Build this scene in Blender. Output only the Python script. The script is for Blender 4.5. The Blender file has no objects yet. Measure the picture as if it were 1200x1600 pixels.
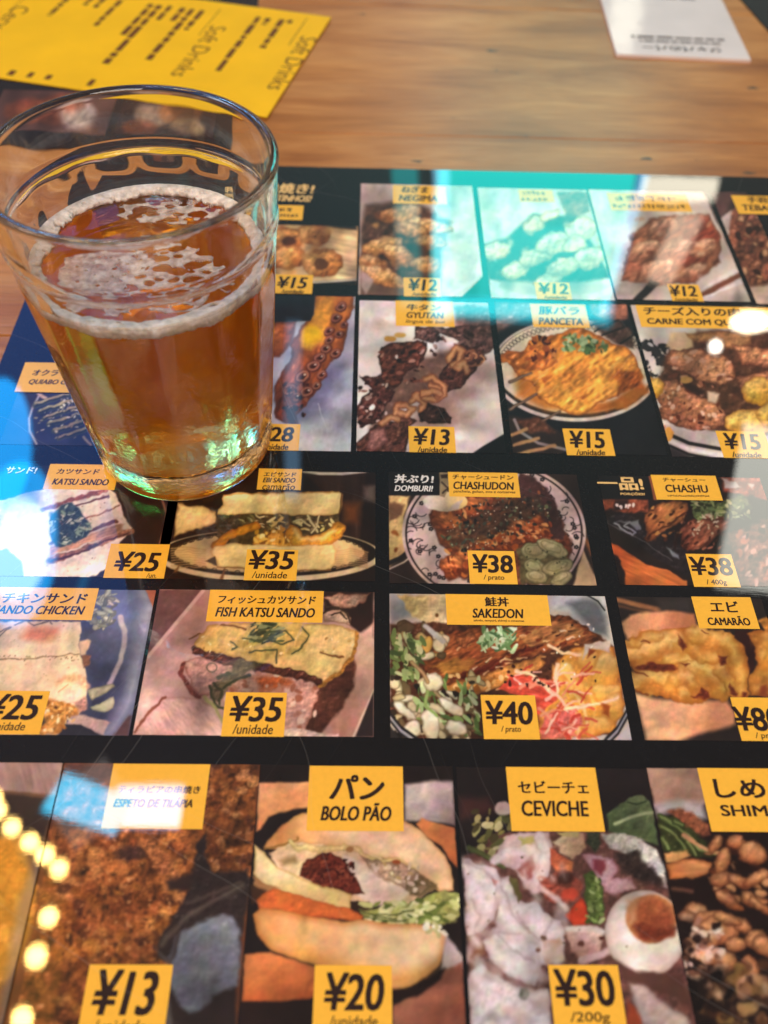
import bpy, math, random
import numpy as np
from mathutils import Matrix, Vector

# ---------------------------------------------------------------- camera
scene = bpy.context.scene
COL = scene.collection
U = 0.2                                   # metres per plane unit (camera height)
PIT, ROL, YAW = map(math.radians, (51.099, 2.432, -2.038))
CAM_R = (Matrix.Rotation(YAW, 3, 'Z') @ Matrix.Rotation(math.pi / 2 - PIT, 3, 'X') @ Matrix.Rotation(ROL, 3, 'Z'))
cam_d = bpy.data.cameras.new('camera')
cam = bpy.data.objects.new('camera', cam_d)
COL.objects.link(cam)
cam.matrix_world = Matrix.Translation((0, 0, U)) @ CAM_R.to_4x4()
cam_d.sensor_fit = 'VERTICAL'
cam_d.sensor_height = 36.0
cam_d.lens = 36.0 * 1400 / 1600
cam_d.clip_start = 0.005
cam_d.clip_end = 50
cam_d.dof.use_dof = True
cam_d.dof.focus_distance = 0.243
cam_d.dof.aperture_fstop = 11.5
scene.camera = cam

# ---------------------------------------------------------------- world and lamps
world = bpy.data.worlds.new('World')
scene.world = world
world.use_nodes = True
bg = world.node_tree.nodes['Background']
bg.inputs[0].default_value = (0.62, 0.50, 0.46, 1)
bg.inputs[1].default_value = 0.26


def area(name, loc, target, size, radiance, col, shape='RECTANGLE', roll=0.0, spread=180):
    d = bpy.data.lights.new(name, 'AREA')
    d.shape = shape
    d.size, d.size_y = size
    a = size[0] * size[1] * (math.pi / 4 if shape in ('ELLIPSE', 'DISK') else 1)
    d.energy = radiance * a * math.pi
    d.color = col
    d.spread = math.radians(spread)
    o = bpy.data.objects.new(name, d)
    COL.objects.link(o)
    q = (Vector(target) - Vector(loc)).to_track_quat('-Z', 'Y')
    o.matrix_world = Matrix.Translation(loc) @ q.to_matrix().to_4x4() @ Matrix.Rotation(math.radians(roll), 4, 'Z')
    return o


def bulb(name, loc, r, radiance, col):
    d = bpy.data.lights.new(name, 'POINT')
    d.shadow_soft_size = r
    d.energy = radiance * 4 * math.pi * math.pi * r * r
    d.color = col
    o = bpy.data.objects.new(name, d)
    o.location = loc
    COL.objects.link(o)
    return o


T0 = (0.03, 0.22, 0)
# soft room light behind the photographer
area('room_light', (0.25, -1.1, 1.5), T0, (1.1, 0.9), 11.0, (1.0, 0.84, 0.72))
area('bar_light', (-1.5, 0.1, 1.3), T0, (0.6, 0.6), 6.0, (1.0, 0.86, 0.74))
# teal awning, windows and shop lights that mirror in the laminate
area('teal_screen', (0.33, 1.6, 0.865), (0.33, 0, 0.6), (0.39, 0.39), 9.0, (0.0, 0.74, 0.66), roll=0)
area('teal_bright', (0.37, 1.592, 0.93), (0.37, 0, 0.6), (0.27, 0.15), 2.0, (0.1, 0.85, 0.8), roll=3)
area('cyan_edge', (0.345, 1.59, 1.055), (0.345, 0, 0.7), (0.40, 0.05), 6.5, (0.05, 0.72, 1.0), roll=-2)
area('cyan_strip', (0.15, 1.59, 0.87), (0.15, 0, 0.6), (0.03, 0.40), 6.0, (0.25, 0.7, 1.0), roll=4)
area('cyan_strip_far', (0.528, 1.59, 0.87), (0.528, 0, 0.6), (0.022, 0.34), 6.0, (0.12, 0.6, 1.0), roll=-4)
area('teal_glow', (0.08, 1.6, 0.86), (0.08, 0, 0.6), (0.05, 0.36), 2.5, (0.0, 0.74, 0.74), roll=5)
area('dim_teal_wall', (-0.07, 1.62, 0.88), (-0.07, 0, 0.6), (0.36, 0.36), 0.16, (0.1, 0.7, 0.75))
area('window_top', (0.61, 1.6, 0.758), (0.61, 0, 0.6), (0.15, 0.045), 9.0, (1.0, 0.9, 0.7), roll=0)
area('warm_strip', (0.60, 1.5, 0.83), (0.60, 0, 0.6), (0.055, 0.15), 5.0, (1.0, 0.75, 0.55), roll=-10)
area('pendant', (0.648, 1.2, 0.761), (0.6, 0, 0.3), (0.066, 0.030), 60.0, (1.0, 0.8, 0.55), 'ELLIPSE')
bulb('spot_bulb', (0.606, 1.2, 0.819), 0.0085, 90.0, (1.0, 0.86, 0.72))
area('window_right', (0.642, 0.9, 0.895), (0.45, 0, 0.1), (0.115, 0.27), 8.5, (1.0, 1.0, 0.88), roll=3)
area('blue_lamp_low', (-0.53, 0.9, 0.775), (-0.33, 0, 0.1), (0.08, 0.20), 15.0, (0.0, 0.38, 1.0), 'ELLIPSE', roll=-13)
area('blue_lamp_high', (-0.582, 0.9, 1.02), (-0.35, 0, 0.1), (0.13, 0.28), 15.0, (0.0, 0.40, 1.0), 'ELLIPSE', roll=-16)
area('white_lamp', (-0.572, 0.89, 1.02), (-0.33, 0, 0.1), (0.085, 0.17), 15.0, (0.6, 0.85, 1.0), 'ELLIPSE', roll=-20)
area('blue_tube', (-0.40, 0.9, 0.90), (-0.30, 0, 0.1), (0.012, 0.40), 2.2, (0.0, 0.5, 1.0), roll=-24)
area('blue_wall', (-0.47, 0.93, 0.86), (-0.3, 0, 0.1), (0.36, 0.52), 2.6, (0.0, 0.13, 0.62), roll=8)
area('cyan_sign', (-0.335, 0.415, 0.9), (-0.335, 0.415, 0), (0.10, 0.05), 20.0, (0.0, 0.62, 1.0), roll=-20)
area('white_sign', (-0.262, 0.412, 0.9), (-0.262, 0.412, 0), (0.085, 0.054), 24.0, (0.66, 0.68, 1.0), roll=0)
area('grey_ceiling_panel', (-0.34, 0.425, 0.92), (-0.34, 0.425, 0), (0.085, 0.085), 2.2, (0.75, 0.66, 0.62), roll=40)
for bx, by in ((-0.453, 0.424), (-0.442, 0.408), (-0.42, 0.387), (-0.394, 0.369), (-0.373, 0.354), (-0.353, 0.338),
               (-0.353, 0.283), (-0.357, 0.242), (-0.359, 0.182)):
    bulb('string_bulb', (bx, by, 0.9), 0.0098 * (1 + 0.10 * math.sin(bx * 900 + by * 400)), 110.0, (1.0, 0.62, 0.17))
area('amber_glow', (-0.405, 0.27, 0.96), (-0.405, 0.27, 0), (0.11, 0.26), 1.6, (1.0, 0.42, 0.02), 'ELLIPSE', roll=14)
area('amber_shade', (-0.432, 0.30, 0.93), (-0.432, 0.30, 0), (0.10, 0.18), 6.5, (1.0, 0.45, 0.02), 'ELLIPSE', roll=12)
area('blue_streak', (-0.137, 1.2, 1.0), (-0.1, 0, 0.3), (0.028, 0.34), 3.0, (0.3, 0.62, 1.0), roll=-3)
area('front_window', (0.115, 2.05, 0.72), (0.1, 0, 0.2), (0.22, 0.42), 1.5, (1.0, 0.82, 0.74))
area('card_window', (0.43, 1.6, 0.46), (0.4, 0, 0.2), (0.05, 0.10), 5.0, (1.0, 0.95, 0.75))

# low warm area lights, added to reflect in the glass and on the wood
area('warm_fill_left', (-1.3, 1.5, 0.42), T0, (0.9, 0.35), 2.2, (1.0, 0.62, 0.42))
area('warm_fill_back', (-0.25, 2.3, 0.50), T0, (0.8, 0.30), 1.2, (1.0, 0.62, 0.42))
area('warm_fill_right', (1.6, 0.9, 0.45), T0, (0.5, 0.4), 1.6, (1.0, 0.8, 0.68))

scene.view_settings.view_transform = 'Standard'
scene.view_settings.look = 'None'
scene.view_settings.exposure = 0.0
scene.view_settings.gamma = 1.0
scene.view_settings.use_curve_mapping = False
scene.render.engine = 'CYCLES'
cy = scene.cycles
cy.use_denoising = True
cy.max_bounces = 20
cy.transmission_bounces = 16
cy.glossy_bounces = 8
cy.diffuse_bounces = 3
cy.transparent_max_bounces = 12
cy.volume_bounces = 3
cy.caustics_refractive = True
cy.caustics_reflective = False
cy.blur_glossy = 0.3
cy.sample_clamp_indirect = 6.0
cy.sample_clamp_direct = 30.0

# ---------------------------------------------------------------- helpers


def plane(u, v):
    """photograph pixel -> point on the table plane (metres)"""
    u = np.asarray(u, float); v = np.asarray(v, float)
    M = np.array(CAM_R)
    x = (u - 600) / 1400; y = -(v - 800) / 1400; z = -np.ones_like(x)
    X = M[0, 0] * x + M[0, 1] * y + M[0, 2] * z
    Y = M[1, 0] * x + M[1, 1] * y + M[1, 2] * z
    Z = M[2, 0] * x + M[2, 1] * y + M[2, 2] * z
    return X / -Z * U, Y / -Z * U


def pixel(X, Y):
    M = np.array(CAM_R).T
    d = np.stack([np.asarray(X, float), np.asarray(Y, float), np.full(np.shape(X), -U)])
    c = np.tensordot(M, d, 1)
    return 600 + 1400 * c[0] / -c[2], 800 - 1400 * c[1] / -c[2]


def lin(c):
    c = np.asarray(c, float)
    return np.where(c <= 0.04045, c / 12.92, ((c + 0.055) / 1.055) ** 2.4)


def hx(s):
    return np.array([int(s[i:i + 2], 16) for i in (0, 2, 4)]) / 255.0


GAIN = np.array([1.0, 1.0, 1.0])          # set so that print seen in this room has the photograph's tones


def alb(rgb):
    return np.clip(lin(rgb) * GAIN, 0.003, 0.88)


def mesh_obj(name, verts, faces, mats, parent=None, mi=None, smooth=False):
    me = bpy.data.meshes.new(name)
    me.from_pydata([tuple(v) for v in verts], [], [tuple(f) for f in faces])
    for m in (mats if isinstance(mats, (list, tuple)) else [mats]):
        me.materials.append(m)
    if mi is not None:
        me.polygons.foreach_set('material_index', np.asarray(mi, np.int32))
    if smooth:
        me.polygons.foreach_set('use_smooth', np.ones(len(me.polygons), bool))
    me.update()
    o = bpy.data.objects.new(name, me)
    COL.objects.link(o)
    if parent is not None:
        o.parent = parent
    return o


def tag(o, label=None, cat=None, kind=None, group=None):
    if label: o['label'] = label
    if cat: o['category'] = cat
    if kind: o['kind'] = kind
    if group: o['group'] = group
    return o


def empty(name, loc, label, cat):
    o = bpy.data.objects.new(name, None)
    o.location = loc
    o.empty_display_size = 0.02
    COL.objects.link(o)
    return tag(o, label, cat)


def box(x0, x1, y0, y1, z0, z1, bev=0.0):
    b = bev
    v = []
    for z, i in ((z0, 0), (z1 - b, 0), (z1, b)):
        v += [(x0 + i, y0 + i, z), (x1 - i, y0 + i, z), (x1 - i, y1 - i, z), (x0 + i, y1 - i, z)]
    f = [(3, 2, 1, 0), (8, 9, 10, 11)]
    for l in (0, 4):
        for k in range(4):
            f.append((l + k, l + (k + 1) % 4, l + 4 + (k + 1) % 4, l + 4 + k))
    return v, f


# ---- node material helper
def nm(name):
    m = bpy.data.materials.new(name)
    m.use_nodes = True
    nt = m.node_tree
    p = nt.nodes['Principled BSDF']

    def nd(t, **k):
        n = nt.nodes.new(t)
        for a, b in k.items():
            if isinstance(b, (int, float, str, bool, tuple)) and hasattr(n, a):
                setattr(n, a, b)
            else:
                n.inputs[a.replace('_', ' ')].default_value = b
        return n
    return m, nt, p, nd


def laminate(nt, p, nd, wave=0.014, rough=0.5, coat=1.0):
    """glossy plastic film: slow waves, fine scratches"""
    p.inputs['Roughness'].default_value = rough
    p.inputs['Specular IOR Level'].default_value = 0.10
    p.inputs['Coat Weight'].default_value = coat
    p.inputs['Coat IOR'].default_value = 1.5
    tc = nd('ShaderNodeNewGeometry')
    n1 = nd('ShaderNodeTexNoise'); n1.inputs['Scale'].default_value = 26; n1.inputs['Detail'].default_value = 1
    mp = nd('ShaderNodeMapping'); mp.inputs['Scale'].default_value = (60, 600, 1); mp.inputs['Rotation'].default_value = (0, 0, 0.9)
    n2 = nd('ShaderNodeTexNoise'); n2.inputs['Scale'].default_value = 4; n2.inputs['Detail'].default_value = 3
    L = nt.links.new
    L(tc.outputs['Position'], n1.inputs['Vector'])
    L(tc.outputs['Position'], mp.inputs['Vector']); L(mp.outputs[0], n2.inputs['Vector'])
    # fine scratches lift the film's roughness
    mr = nd('ShaderNodeMapRange'); mr.inputs['From Min'].default_value = 0.58; mr.inputs['From Max'].default_value = 0.85
    mr.inputs['To Min'].default_value = 0.006; mr.inputs['To Max'].default_value = 0.05
    L(n2.outputs[0], mr.inputs['Value']); L(mr.outputs[0], p.inputs['Coat Roughness'])
    b1 = nd('ShaderNodeBump'); b1.inputs['Strength'].default_value = wave; b1.inputs['Distance'].default_value = 0.004
    b2 = nd('ShaderNodeBump'); b2.inputs['Strength'].default_value = 0.0035; b2.inputs['Distance'].default_value = 0.0006
    L(n1.outputs[0], b1.inputs['Height']); L(n2.outputs[0], b2.inputs['Height']); L(b1.outputs[0], b2.inputs['Normal'])
    L(b2.outputs[0], p.inputs['Coat Normal'])
    # hairline scratches worn into the film
    src = p.inputs['Base Color'].links[0].from_socket
    tot = None
    for ang, sc, th in ((0.5, 1.1, 0.80), (-1.0, 0.9, 0.80), (1.25, 1.0, 0.81)):
        q = nd('ShaderNodeMapping'); q.inputs['Scale'].default_value = (7, 1500, 1)
        vr = nd('ShaderNodeVectorRotate', rotation_type='Z_AXIS'); vr.inputs['Angle'].default_value = ang
        bend = nd('ShaderNodeVectorMath', operation='MULTIPLY_ADD'); bend.inputs[1].default_value = (0.012, 0.012, 0)
        L(n1.outputs['Color'], bend.inputs[0]); L(tc.outputs['Position'], bend.inputs[2]); L(bend.outputs[0], vr.inputs['Vector']); L(vr.outputs[0], q.inputs['Vector'])
        sn = nd('ShaderNodeTexNoise'); sn.inputs['Scale'].default_value = sc; sn.inputs['Detail'].default_value = 0
        L(q.outputs[0], sn.inputs['Vector'])
        sr = nd('ShaderNodeMapRange'); sr.inputs['From Min'].default_value = th; sr.inputs['From Max'].default_value = th + 0.05
        L(sn.outputs[0], sr.inputs['Value'])
        if tot is None: tot = sr.outputs[0]
        else:
            mm = nd('ShaderNodeMath', operation='MAXIMUM'); L(tot, mm.inputs[0]); L(sr.outputs[0], mm.inputs[1]); tot = mm.outputs[0]
    fa = nd('ShaderNodeMath', operation='MULTIPLY'); fa.inputs[1].default_value = 0.06; L(tot, fa.inputs[0])
    mx = nd('ShaderNodeMix', data_type='RGBA'); mx.inputs[7].default_value = (0.55, 0.5, 0.47, 1)
    L(fa.outputs[0], mx.inputs[0]); L(src, mx.inputs[6]); L(mx.outputs[2], p.inputs['Base Color'])
    # finger smears: the film's gloss varies from place to place
    n3 = nd('ShaderNodeTexNoise'); n3.inputs['Scale'].default_value = 34; n3.inputs['Detail'].default_value = 5; n3.inputs['Distortion'].default_value = 1.2
    L(tc.outputs['Position'], n3.inputs['Vector'])
    s3 = nd('ShaderNodeMapRange'); s3.inputs['From Min'].default_value = 0.52; s3.inputs['From Max'].default_value = 0.75
    s3.inputs['To Min'].default_value = 0.0; s3.inputs['To Max'].default_value = 0.05
    L(n3.outputs[0], s3.inputs['Value'])
    sa = nd('ShaderNodeMath', operation='ADD'); L(s3.outputs[0], sa.inputs[0]); L(mr.outputs[0], sa.inputs[1]); L(sa.outputs[0], p.inputs['Coat Roughness'])


def flat_print(name, rgb, var=0.06):
    m, nt, p, nd = nm(name)
    a = alb(rgb)
    g = nd('ShaderNodeNewGeometry')
    n = nd('ShaderNodeTexNoise'); n.inputs['Scale'].default_value = 900; n.inputs['Detail'].default_value = 3
    r = nd('ShaderNodeValToRGB')
    r.color_ramp.elements[0].position = 0.3; r.color_ramp.elements[1].position = 0.7
    r.color_ramp.elements[0].color = (*np.clip(a * (1 - var), 0, 1), 1)
    r.color_ramp.elements[1].color = (*np.clip(a * (1 + var), 0, 1), 1)
    nt.links.new(g.outputs['Position'], n.inputs['Vector'])
    nt.links.new(n.outputs[0], r.inputs[0]); nt.links.new(r.outputs[0], p.inputs['Base Color'])
    laminate(nt, p, nd)
    return m


M_BLACK = flat_print('printed_black', hx('0f0e11'), 0.2)
M_YEL = flat_print('printed_yellow', hx('f2b33c'), 0.03)
M_INK = flat_print('printed_ink', hx('2a1a16'), 0.1)
M_WHITE = flat_print('printed_white', hx('e6dcd2'), 0.03)
M_CREAM = flat_print('printed_cream', hx('e8bc78'), 0.03)
M_PHOTO, _nt, _p, _nd = nm('printed_photo')
_a = _nd('ShaderNodeAttribute'); _a.attribute_name = 'print'
_nt.links.new(_a.outputs['Color'], _p.inputs['Base Color'])
laminate(_nt, _p, _nd)

# ---- painted print engine: colours laid out on a fine grid of the paper itself
_rng = np.random.default_rng(7)
_LAT = _rng.random((64, 256, 256))


def vnoise(x, y, seed=0):
    L = _LAT[seed % 64]
    xi = np.floor(x).astype(int); yi = np.floor(y).astype(int)
    fx = x - xi; fy = y - yi
    fx = fx * fx * (3 - 2 * fx); fy = fy * fy * (3 - 2 * fy)
    xi &= 255; yi &= 255; x1 = (xi + 1) & 255; y1 = (yi + 1) & 255
    return (L[yi, xi] * (1 - fx) + L[yi, x1] * fx) * (1 - fy) + (L[y1, xi] * (1 - fx) + L[y1, x1] * fx) * fy


def fbm(x, y, seed=0, oc=3):
    s = 0; a = 1; t = 0
    for i in range(oc):
        s = s + a * vnoise(x, y, seed + i * 5); t += a
        x = x * 2.03 + 7.1; y = y * 2.03 + 3.7; a *= 0.55
    return s / t - 0.5


class Tile:
    """one printed picture; coordinates are read off an enlargement (ox, oy, scale) of the photograph"""
    seed = 0

    def __init__(s, Z, tl, br, base, clip=True):
        s.ox, s.oy, s.k = Z
        x0, y1 = plane(s.ox + tl[0] / s.k, s.oy + tl[1] / s.k)
        x1, y0 = plane(s.ox + br[0] / s.k, s.oy + br[1] / s.k)
        x0 = max(float(x0), -0.1175) if clip else float(x0)
        s.rect = (x0, float(x1), float(y0), float(y1))
        u, v = pixel(np.array([x0, x1, x0, x1]), np.array([y0, y0, y1, y1]))
        nx = int(min(420, max(60, (max(u[1] - u[0], u[3] - u[2])) / 1.15)))
        ny = int(min(380, max(60, ((v[0] - v[2])) / 1.15)))
        s.nx, s.ny = nx, ny
        X, Y = np.meshgrid(np.linspace(x0, x1, nx), np.linspace(y0, y1, ny))
        s.X, s.Y = X, Y
        pu, pv = pixel(X, Y)
        s.u = (pu - s.ox) * s.k; s.v = (pv - s.oy) * s.k          # enlargement coordinates
        Tile.seed += 3
        s.sd = Tile.seed
        k = s.k
        a = 1.25 * k
        s.wu = s.u + a * fbm(s.u / (11 * k), s.v / (11 * k), s.sd, 2) * 2
        s.wv = s.v + a * fbm(s.u / (11 * k) + 40, s.v / (11 * k), s.sd + 1, 2) * 2
        s.C = np.empty((ny, nx, 3)); s.C[:] = hx(base)
        s.n = 0

    def sl(s, x0, x1, y0, y1, m):
        q = [(x0 - m, y0 - m), (x1 + m, y0 - m), (x0 - m, y1 + m), (x1 + m, y1 + m)]
        X, Y = plane(np.array([s.ox + p[0] / s.k for p in q]), np.array([s.oy + p[1] / s.k for p in q]))
        a0, a1, b0, b1 = s.rect
        i0 = int(np.clip((X.min() - a0) / (a1 - a0) * s.nx - 1, 0, s.nx)); i1 = int(np.clip((X.max() - a0) / (a1 - a0) * s.nx + 2, 0, s.nx))
        j0 = int(np.clip((Y.min() - b0) / (b1 - b0) * s.ny - 1, 0, s.ny)); j1 = int(np.clip((Y.max() - b0) / (b1 - b0) * s.ny + 2, 0, s.ny))
        return slice(j0, j1), slice(i0, i1)

    def put(s, S, sd, col, soft, tex=None, e=None, op=1.0, g=None):
        """sd: signed distance (negative inside), enlargement units"""
        k = s.k
        soft = soft * 1.45
        m = np.clip(0.5 - sd / (soft * k), 0, 1); m = m * m * (3 - 2 * m) * op
        c = np.broadcast_to(hx(col) if isinstance(col, str) else col, sd.shape + (3,)).copy()
        u = s.u[S]; v = s.v[S]
        s.n += 1
        if g:                                             # (colour, x0, y0, x1, y1): the printed tone runs towards colour
            gx, gy = g[3] - g[1], g[4] - g[2]
            t = np.clip(((u - g[1]) * gx + (v - g[2]) * gy) / (gx * gx + gy * gy), 0, 1)[..., None]
            c = c * (1 - t) + hx(g[0]) * t
        if tex is None and sd.size > 900 and c.max() > 0.3:
            tex = (0.09, 13)
        if tex:
            amp, sc = tex[0], tex[1] * k
            an = math.radians(tex[2]) if len(tex) > 2 else 0
            st = tex[3] if len(tex) > 3 else 1
            ca, sa = math.cos(an), math.sin(an)
            a = (u * ca + v * sa) / (sc * st); b = (-u * sa + v * ca) / sc
            f = fbm(a, b, s.sd + s.n, 3)
            f = 0.55 * np.sign(f) * np.abs(f * 2.2) ** 0.9 + 1.5 * (f - fbm(a + 0.22, b + 0.34, s.sd + s.n, 3))
            c = c * np.clip(1 + amp * f, 0.12, 2.2)[..., None]
            hi = np.clip(f - 0.45, 0, 1)[..., None] * amp * 0.9
            c = c * (1 - hi) + np.array([1, 0.9, 0.78]) * hi
        if e:
            w = np.clip(1 + sd / (e[1] * k), 0, 1) ** 1.5
            c = c * (1 - w[..., None] * 0.7) + hx(e[0]) * w[..., None] * 0.7
        C = s.C[S]
        s.C[S] = C * (1 - m[..., None]) + c * m[..., None]

    def P(s, pts, col, soft=1.6, w=1, **k):
        pts = np.array(pts, float)
        S = s.sl(pts[:, 0].min(), pts[:, 0].max(), pts[:, 1].min(), pts[:, 1].max(), (soft + 4 * w) * s.k)
        x = s.u[S] + (s.wu[S] - s.u[S]) * w; y = s.v[S] + (s.wv[S] - s.v[S]) * w
        d = np.full(x.shape, 1e18); ins = np.zeros(x.shape, bool)
        n = len(pts)
        for i in range(n):
            a, b = pts[i], pts[(i + 1) % n]
            ex, ey = b - a
            wx, wy = x - a[0], y - a[1]
            t = np.clip((wx * ex + wy * ey) / (ex * ex + ey * ey + 1e-9), 0, 1)
            d = np.minimum(d, (wx - ex * t) ** 2 + (wy - ey * t) ** 2)
            if ey != 0:
                c = ((a[1] > y) != (b[1] > y)) & (x < ex * (y - a[1]) / ey + a[0])
                ins ^= c
        s.put(S, np.sqrt(d) * np.where(ins, -1, 1), col, soft, **k)
        return s

    def E(s, cx, cy, rx, ry, col, rot=0, soft=1.6, w=1, ring=0, **k):
        m = max(rx, ry)
        S = s.sl(cx - m, cx + m, cy - m, cy + m, (soft + 4 * w) * s.k + ring)
        x = s.u[S] + (s.wu[S] - s.u[S]) * w - cx; y = s.v[S] + (s.wv[S] - s.v[S]) * w - cy
        if x.size == 0: return s
        a = math.radians(rot); ca, sa = math.cos(a), math.sin(a)
        x, y = x * ca + y * sa, -x * sa + y * ca
        q = np.sqrt((x / rx) ** 2 + (y / ry) ** 2)
        gq = np.sqrt((x / rx ** 2) ** 2 + (y / ry ** 2) ** 2) + 1e-6
        sd = q * (q - 1) / gq
        if ring: sd = np.abs(sd) - ring / 2
        s.put(S, sd, col, soft, **k)
        return s

    def L(s, pts, wid, col, soft=1.2, w=1, taper=0, **k):
        pts = np.array(pts, float)
        S = s.sl(pts[:, 0].min(), pts[:, 0].max(), pts[:, 1].min(), pts[:, 1].max(), (soft + 4 * w) * s.k + wid)
        x = s.u[S] + (s.wu[S] - s.u[S]) * w; y = s.v[S] + (s.wv[S] - s.v[S]) * w
        if x.size == 0: return s
        d = np.full(x.shape, 1e9); n = len(pts) - 1
        for i in range(n):
            a, b = pts[i], pts[i + 1]
            ex, ey = b - a
            t = np.clip(((x - a[0]) * ex + (y - a[1]) * ey) / (ex * ex + ey * ey + 1e-9), 0, 1)
            tt = (i + t) / n
            r = wid / 2 * (1 - taper * tt)
            d = np.minimum(d, np.hypot(x - a[0] - ex * t, y - a[1] - ey * t) - r)
        s.put(S, d, col, soft, **k)
        return s

    def S(s, reg, n, size, cols, asp=1.6, rot=(0, 180), soft=1.2, e=None, w=0.6, op=1.0, tex=None):
        reg = np.array(reg, float)
        r = random.Random(s.sd * 77 + s.n)
        if len(reg) == 2:
            (ax, ay), (bx, by) = reg
            reg = np.array([(ax, ay), (bx, ay), (bx, by), (ax, by)])
        x0, y0 = reg.min(0); x1, y1 = reg.max(0)
        k = 0
        while k < n:
            x = r.uniform(x0, x1); y = r.uniform(y0, y1)
            ins = False
            for i in range(len(reg)):
                a, b = reg[i], reg[(i + 1) % len(reg)]
                if (a[1] > y) != (b[1] > y) and x < (b[0] - a[0]) * (y - a[1]) / (b[1] - a[1]) + a[0]: ins = not ins
            if not ins: continue
            k += 1
            z = r.uniform(*size); q = asp * r.uniform(0.6, 1.3)
            s.E(x, y, z * math.sqrt(q), z / math.sqrt(q), r.choice(cols), rot=rot[0] + r.uniform(-1, 1) * rot[1], soft=soft, e=e, w=w, op=op, tex=tex)
        return s

    def curls(s, reg, n, size, cols, wid, arc=140):
        r = random.Random(s.sd * 31 + s.n)
        (ax, ay), (bx, by) = reg
        for _ in range(n):
            x, y = r.uniform(ax, bx), r.uniform(ay, by)
            a0 = r.uniform(0, 6.28); R = r.uniform(*size)
            p = [(x + R * math.cos(a0 + math.radians(arc) * t / 6), y + 0.7 * R * math.sin(a0 + math.radians(arc) * t / 6)) for t in range(7)]
            s.L(p, wid * r.uniform(0.6, 1.3), r.choice(cols), soft=1, w=0.4, taper=r.uniform(0, 0.5))
        return s

    def N(s, amp, sc, seed=0, rot=0, st=1):
        """grain of the whole printed picture"""
        an = math.radians(rot); ca, sa = math.cos(an), math.sin(an)
        a = (s.u * ca + s.v * sa) / (sc * s.k * st); b = (-s.u * sa + s.v * ca) / (sc * s.k)
        s.C *= (1 + amp * 2 * fbm(a, b, s.sd + 11 + seed, 3))[..., None]
        return s

    def D(s, n=90, amp=0.20):
        """soft lighter and darker places, as any photograph has"""
        r = random.Random(s.sd * 5 + 1)
        W = s.u.max() - s.u.min(); Hh = s.v.max() - s.v.min()
        F = np.ones(s.u.shape)
        for _ in range(n):
            cx = s.u.min() + W * r.random(); cy_ = s.v.min() + Hh * r.random()
            z = W * r.uniform(0.025, 0.10); q = r.uniform(0.5, 1.8)
            S = s.sl(cx - z * 2, cx + z * 2, cy_ - z * 2, cy_ + z * 2, 0)
            x = (s.wu[S] - cx) / (z * q); y = (s.wv[S] - cy_) / (z / q)
            F[S] *= 1 + r.uniform(-amp, amp * 0.8) * np.exp(-(x * x + y * y))
        s.C *= F[..., None]

    def build(s, parent, label=None):
        s.D()
        s.N(0.04, 1.6, 1).N(0.05, 14, 2).N(0.10, 38, 3)
        for ch in range(3):
            s.C[..., ch] *= 1 + 0.14 * fbm(s.u / (16 * s.k), s.v / (16 * s.k), s.sd + 20 + ch, 3)
        C = np.pad(s.C, ((1, 1), (1, 1), (0, 0)), mode='edge')
        C = 0.44 * s.C + 0.14 * (C[:-2, 1:-1] + C[2:, 1:-1] + C[1:-1, :-2] + C[1:-1, 2:])
        c = alb(np.clip(C, 0, 1))
        nx, ny = s.nx, s.ny
        V = np.stack([s.X, s.Y, np.full(s.X.shape, Z_PHOTO)], -1).reshape(-1, 3)
        i = np.arange(nx * ny).reshape(ny, nx)
        F = np.stack([i[:-1, :-1], i[:-1, 1:], i[1:, 1:], i[1:, :-1]], -1).reshape(-1, 4)
        me = bpy.data.meshes.new('dish_photo')
        me.vertices.add(len(V)); me.vertices.foreach_set('co', V.ravel())
        me.loops.add(F.size); me.loops.foreach_set('vertex_index', F.ravel().astype(np.int32))
        me.polygons.add(len(F)); me.polygons.foreach_set('loop_start', np.arange(0, F.size, 4, dtype=np.int32))
        at = me.color_attributes.new('print', 'FLOAT_COLOR', 'POINT')
        rgba = np.ones((len(V), 4), np.float32); rgba[:, :3] = c.reshape(-1, 3)
        at.data.foreach_set('color', rgba.ravel())
        me.materials.append(M_PHOTO)
        me.update(calc_edges=True); me.validate()
        o = bpy.data.objects.new('dish_photo', me)
        COL.objects.link(o); o.parent = parent
        if label: o['label'] = label
        s.obj = o
        return s

    # lettering on this picture, in the same enlargement coordinates
    def px(s, x, y):
        X, Y = plane(s.ox + x / s.k, s.oy + y / s.k)
        return float(X), float(Y)

    def tagmesh(s, name, tl, br, texts, parent=None, mat=None, ink=None):
        V, F, MI = [], [], []
        if tl:
            x0, y1 = s.px(*tl); x1, y0 = s.px(*br)
            x0 = max(x0, -0.1178)
            V += [(x0, y0, Z_LABEL), (x1, y0, Z_LABEL), (x1, y1, Z_LABEL), (x0, y1, Z_LABEL)]
            F += [(0, 1, 2, 3)]; MI += [0]
        for t in texts:
            body, xl, xr, yt, yb = t[:5]
            o = t[5] if len(t) > 5 else {}
            ym = (yt + yb) / 2; xm = (xl + xr) / 2
            ax, ay = s.px(xl, ym); bx, by = s.px(xr, ym)
            _, ty = s.px(xm, yt); _, dy = s.px(xm, yb)
            v, f = text_mesh(body, bx - ax, ty - dy, o.get('sh', 0.12), o.get('b', 0.03))
            n = len(V)
            V += [(ax + p[0], dy + p[1], Z_TEXT + p[2]) for p in v]
            F += [tuple(n + i for i in q) for q in f]; MI += [1] * len(f)
        return mesh_obj(name, V, F, [mat or M_YEL, ink or M_INK], parent if parent is not None else s.obj, MI)

    def name(s, tl, br, *texts):
        s.tagmesh('name_label', tl, br, texts); return s

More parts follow.
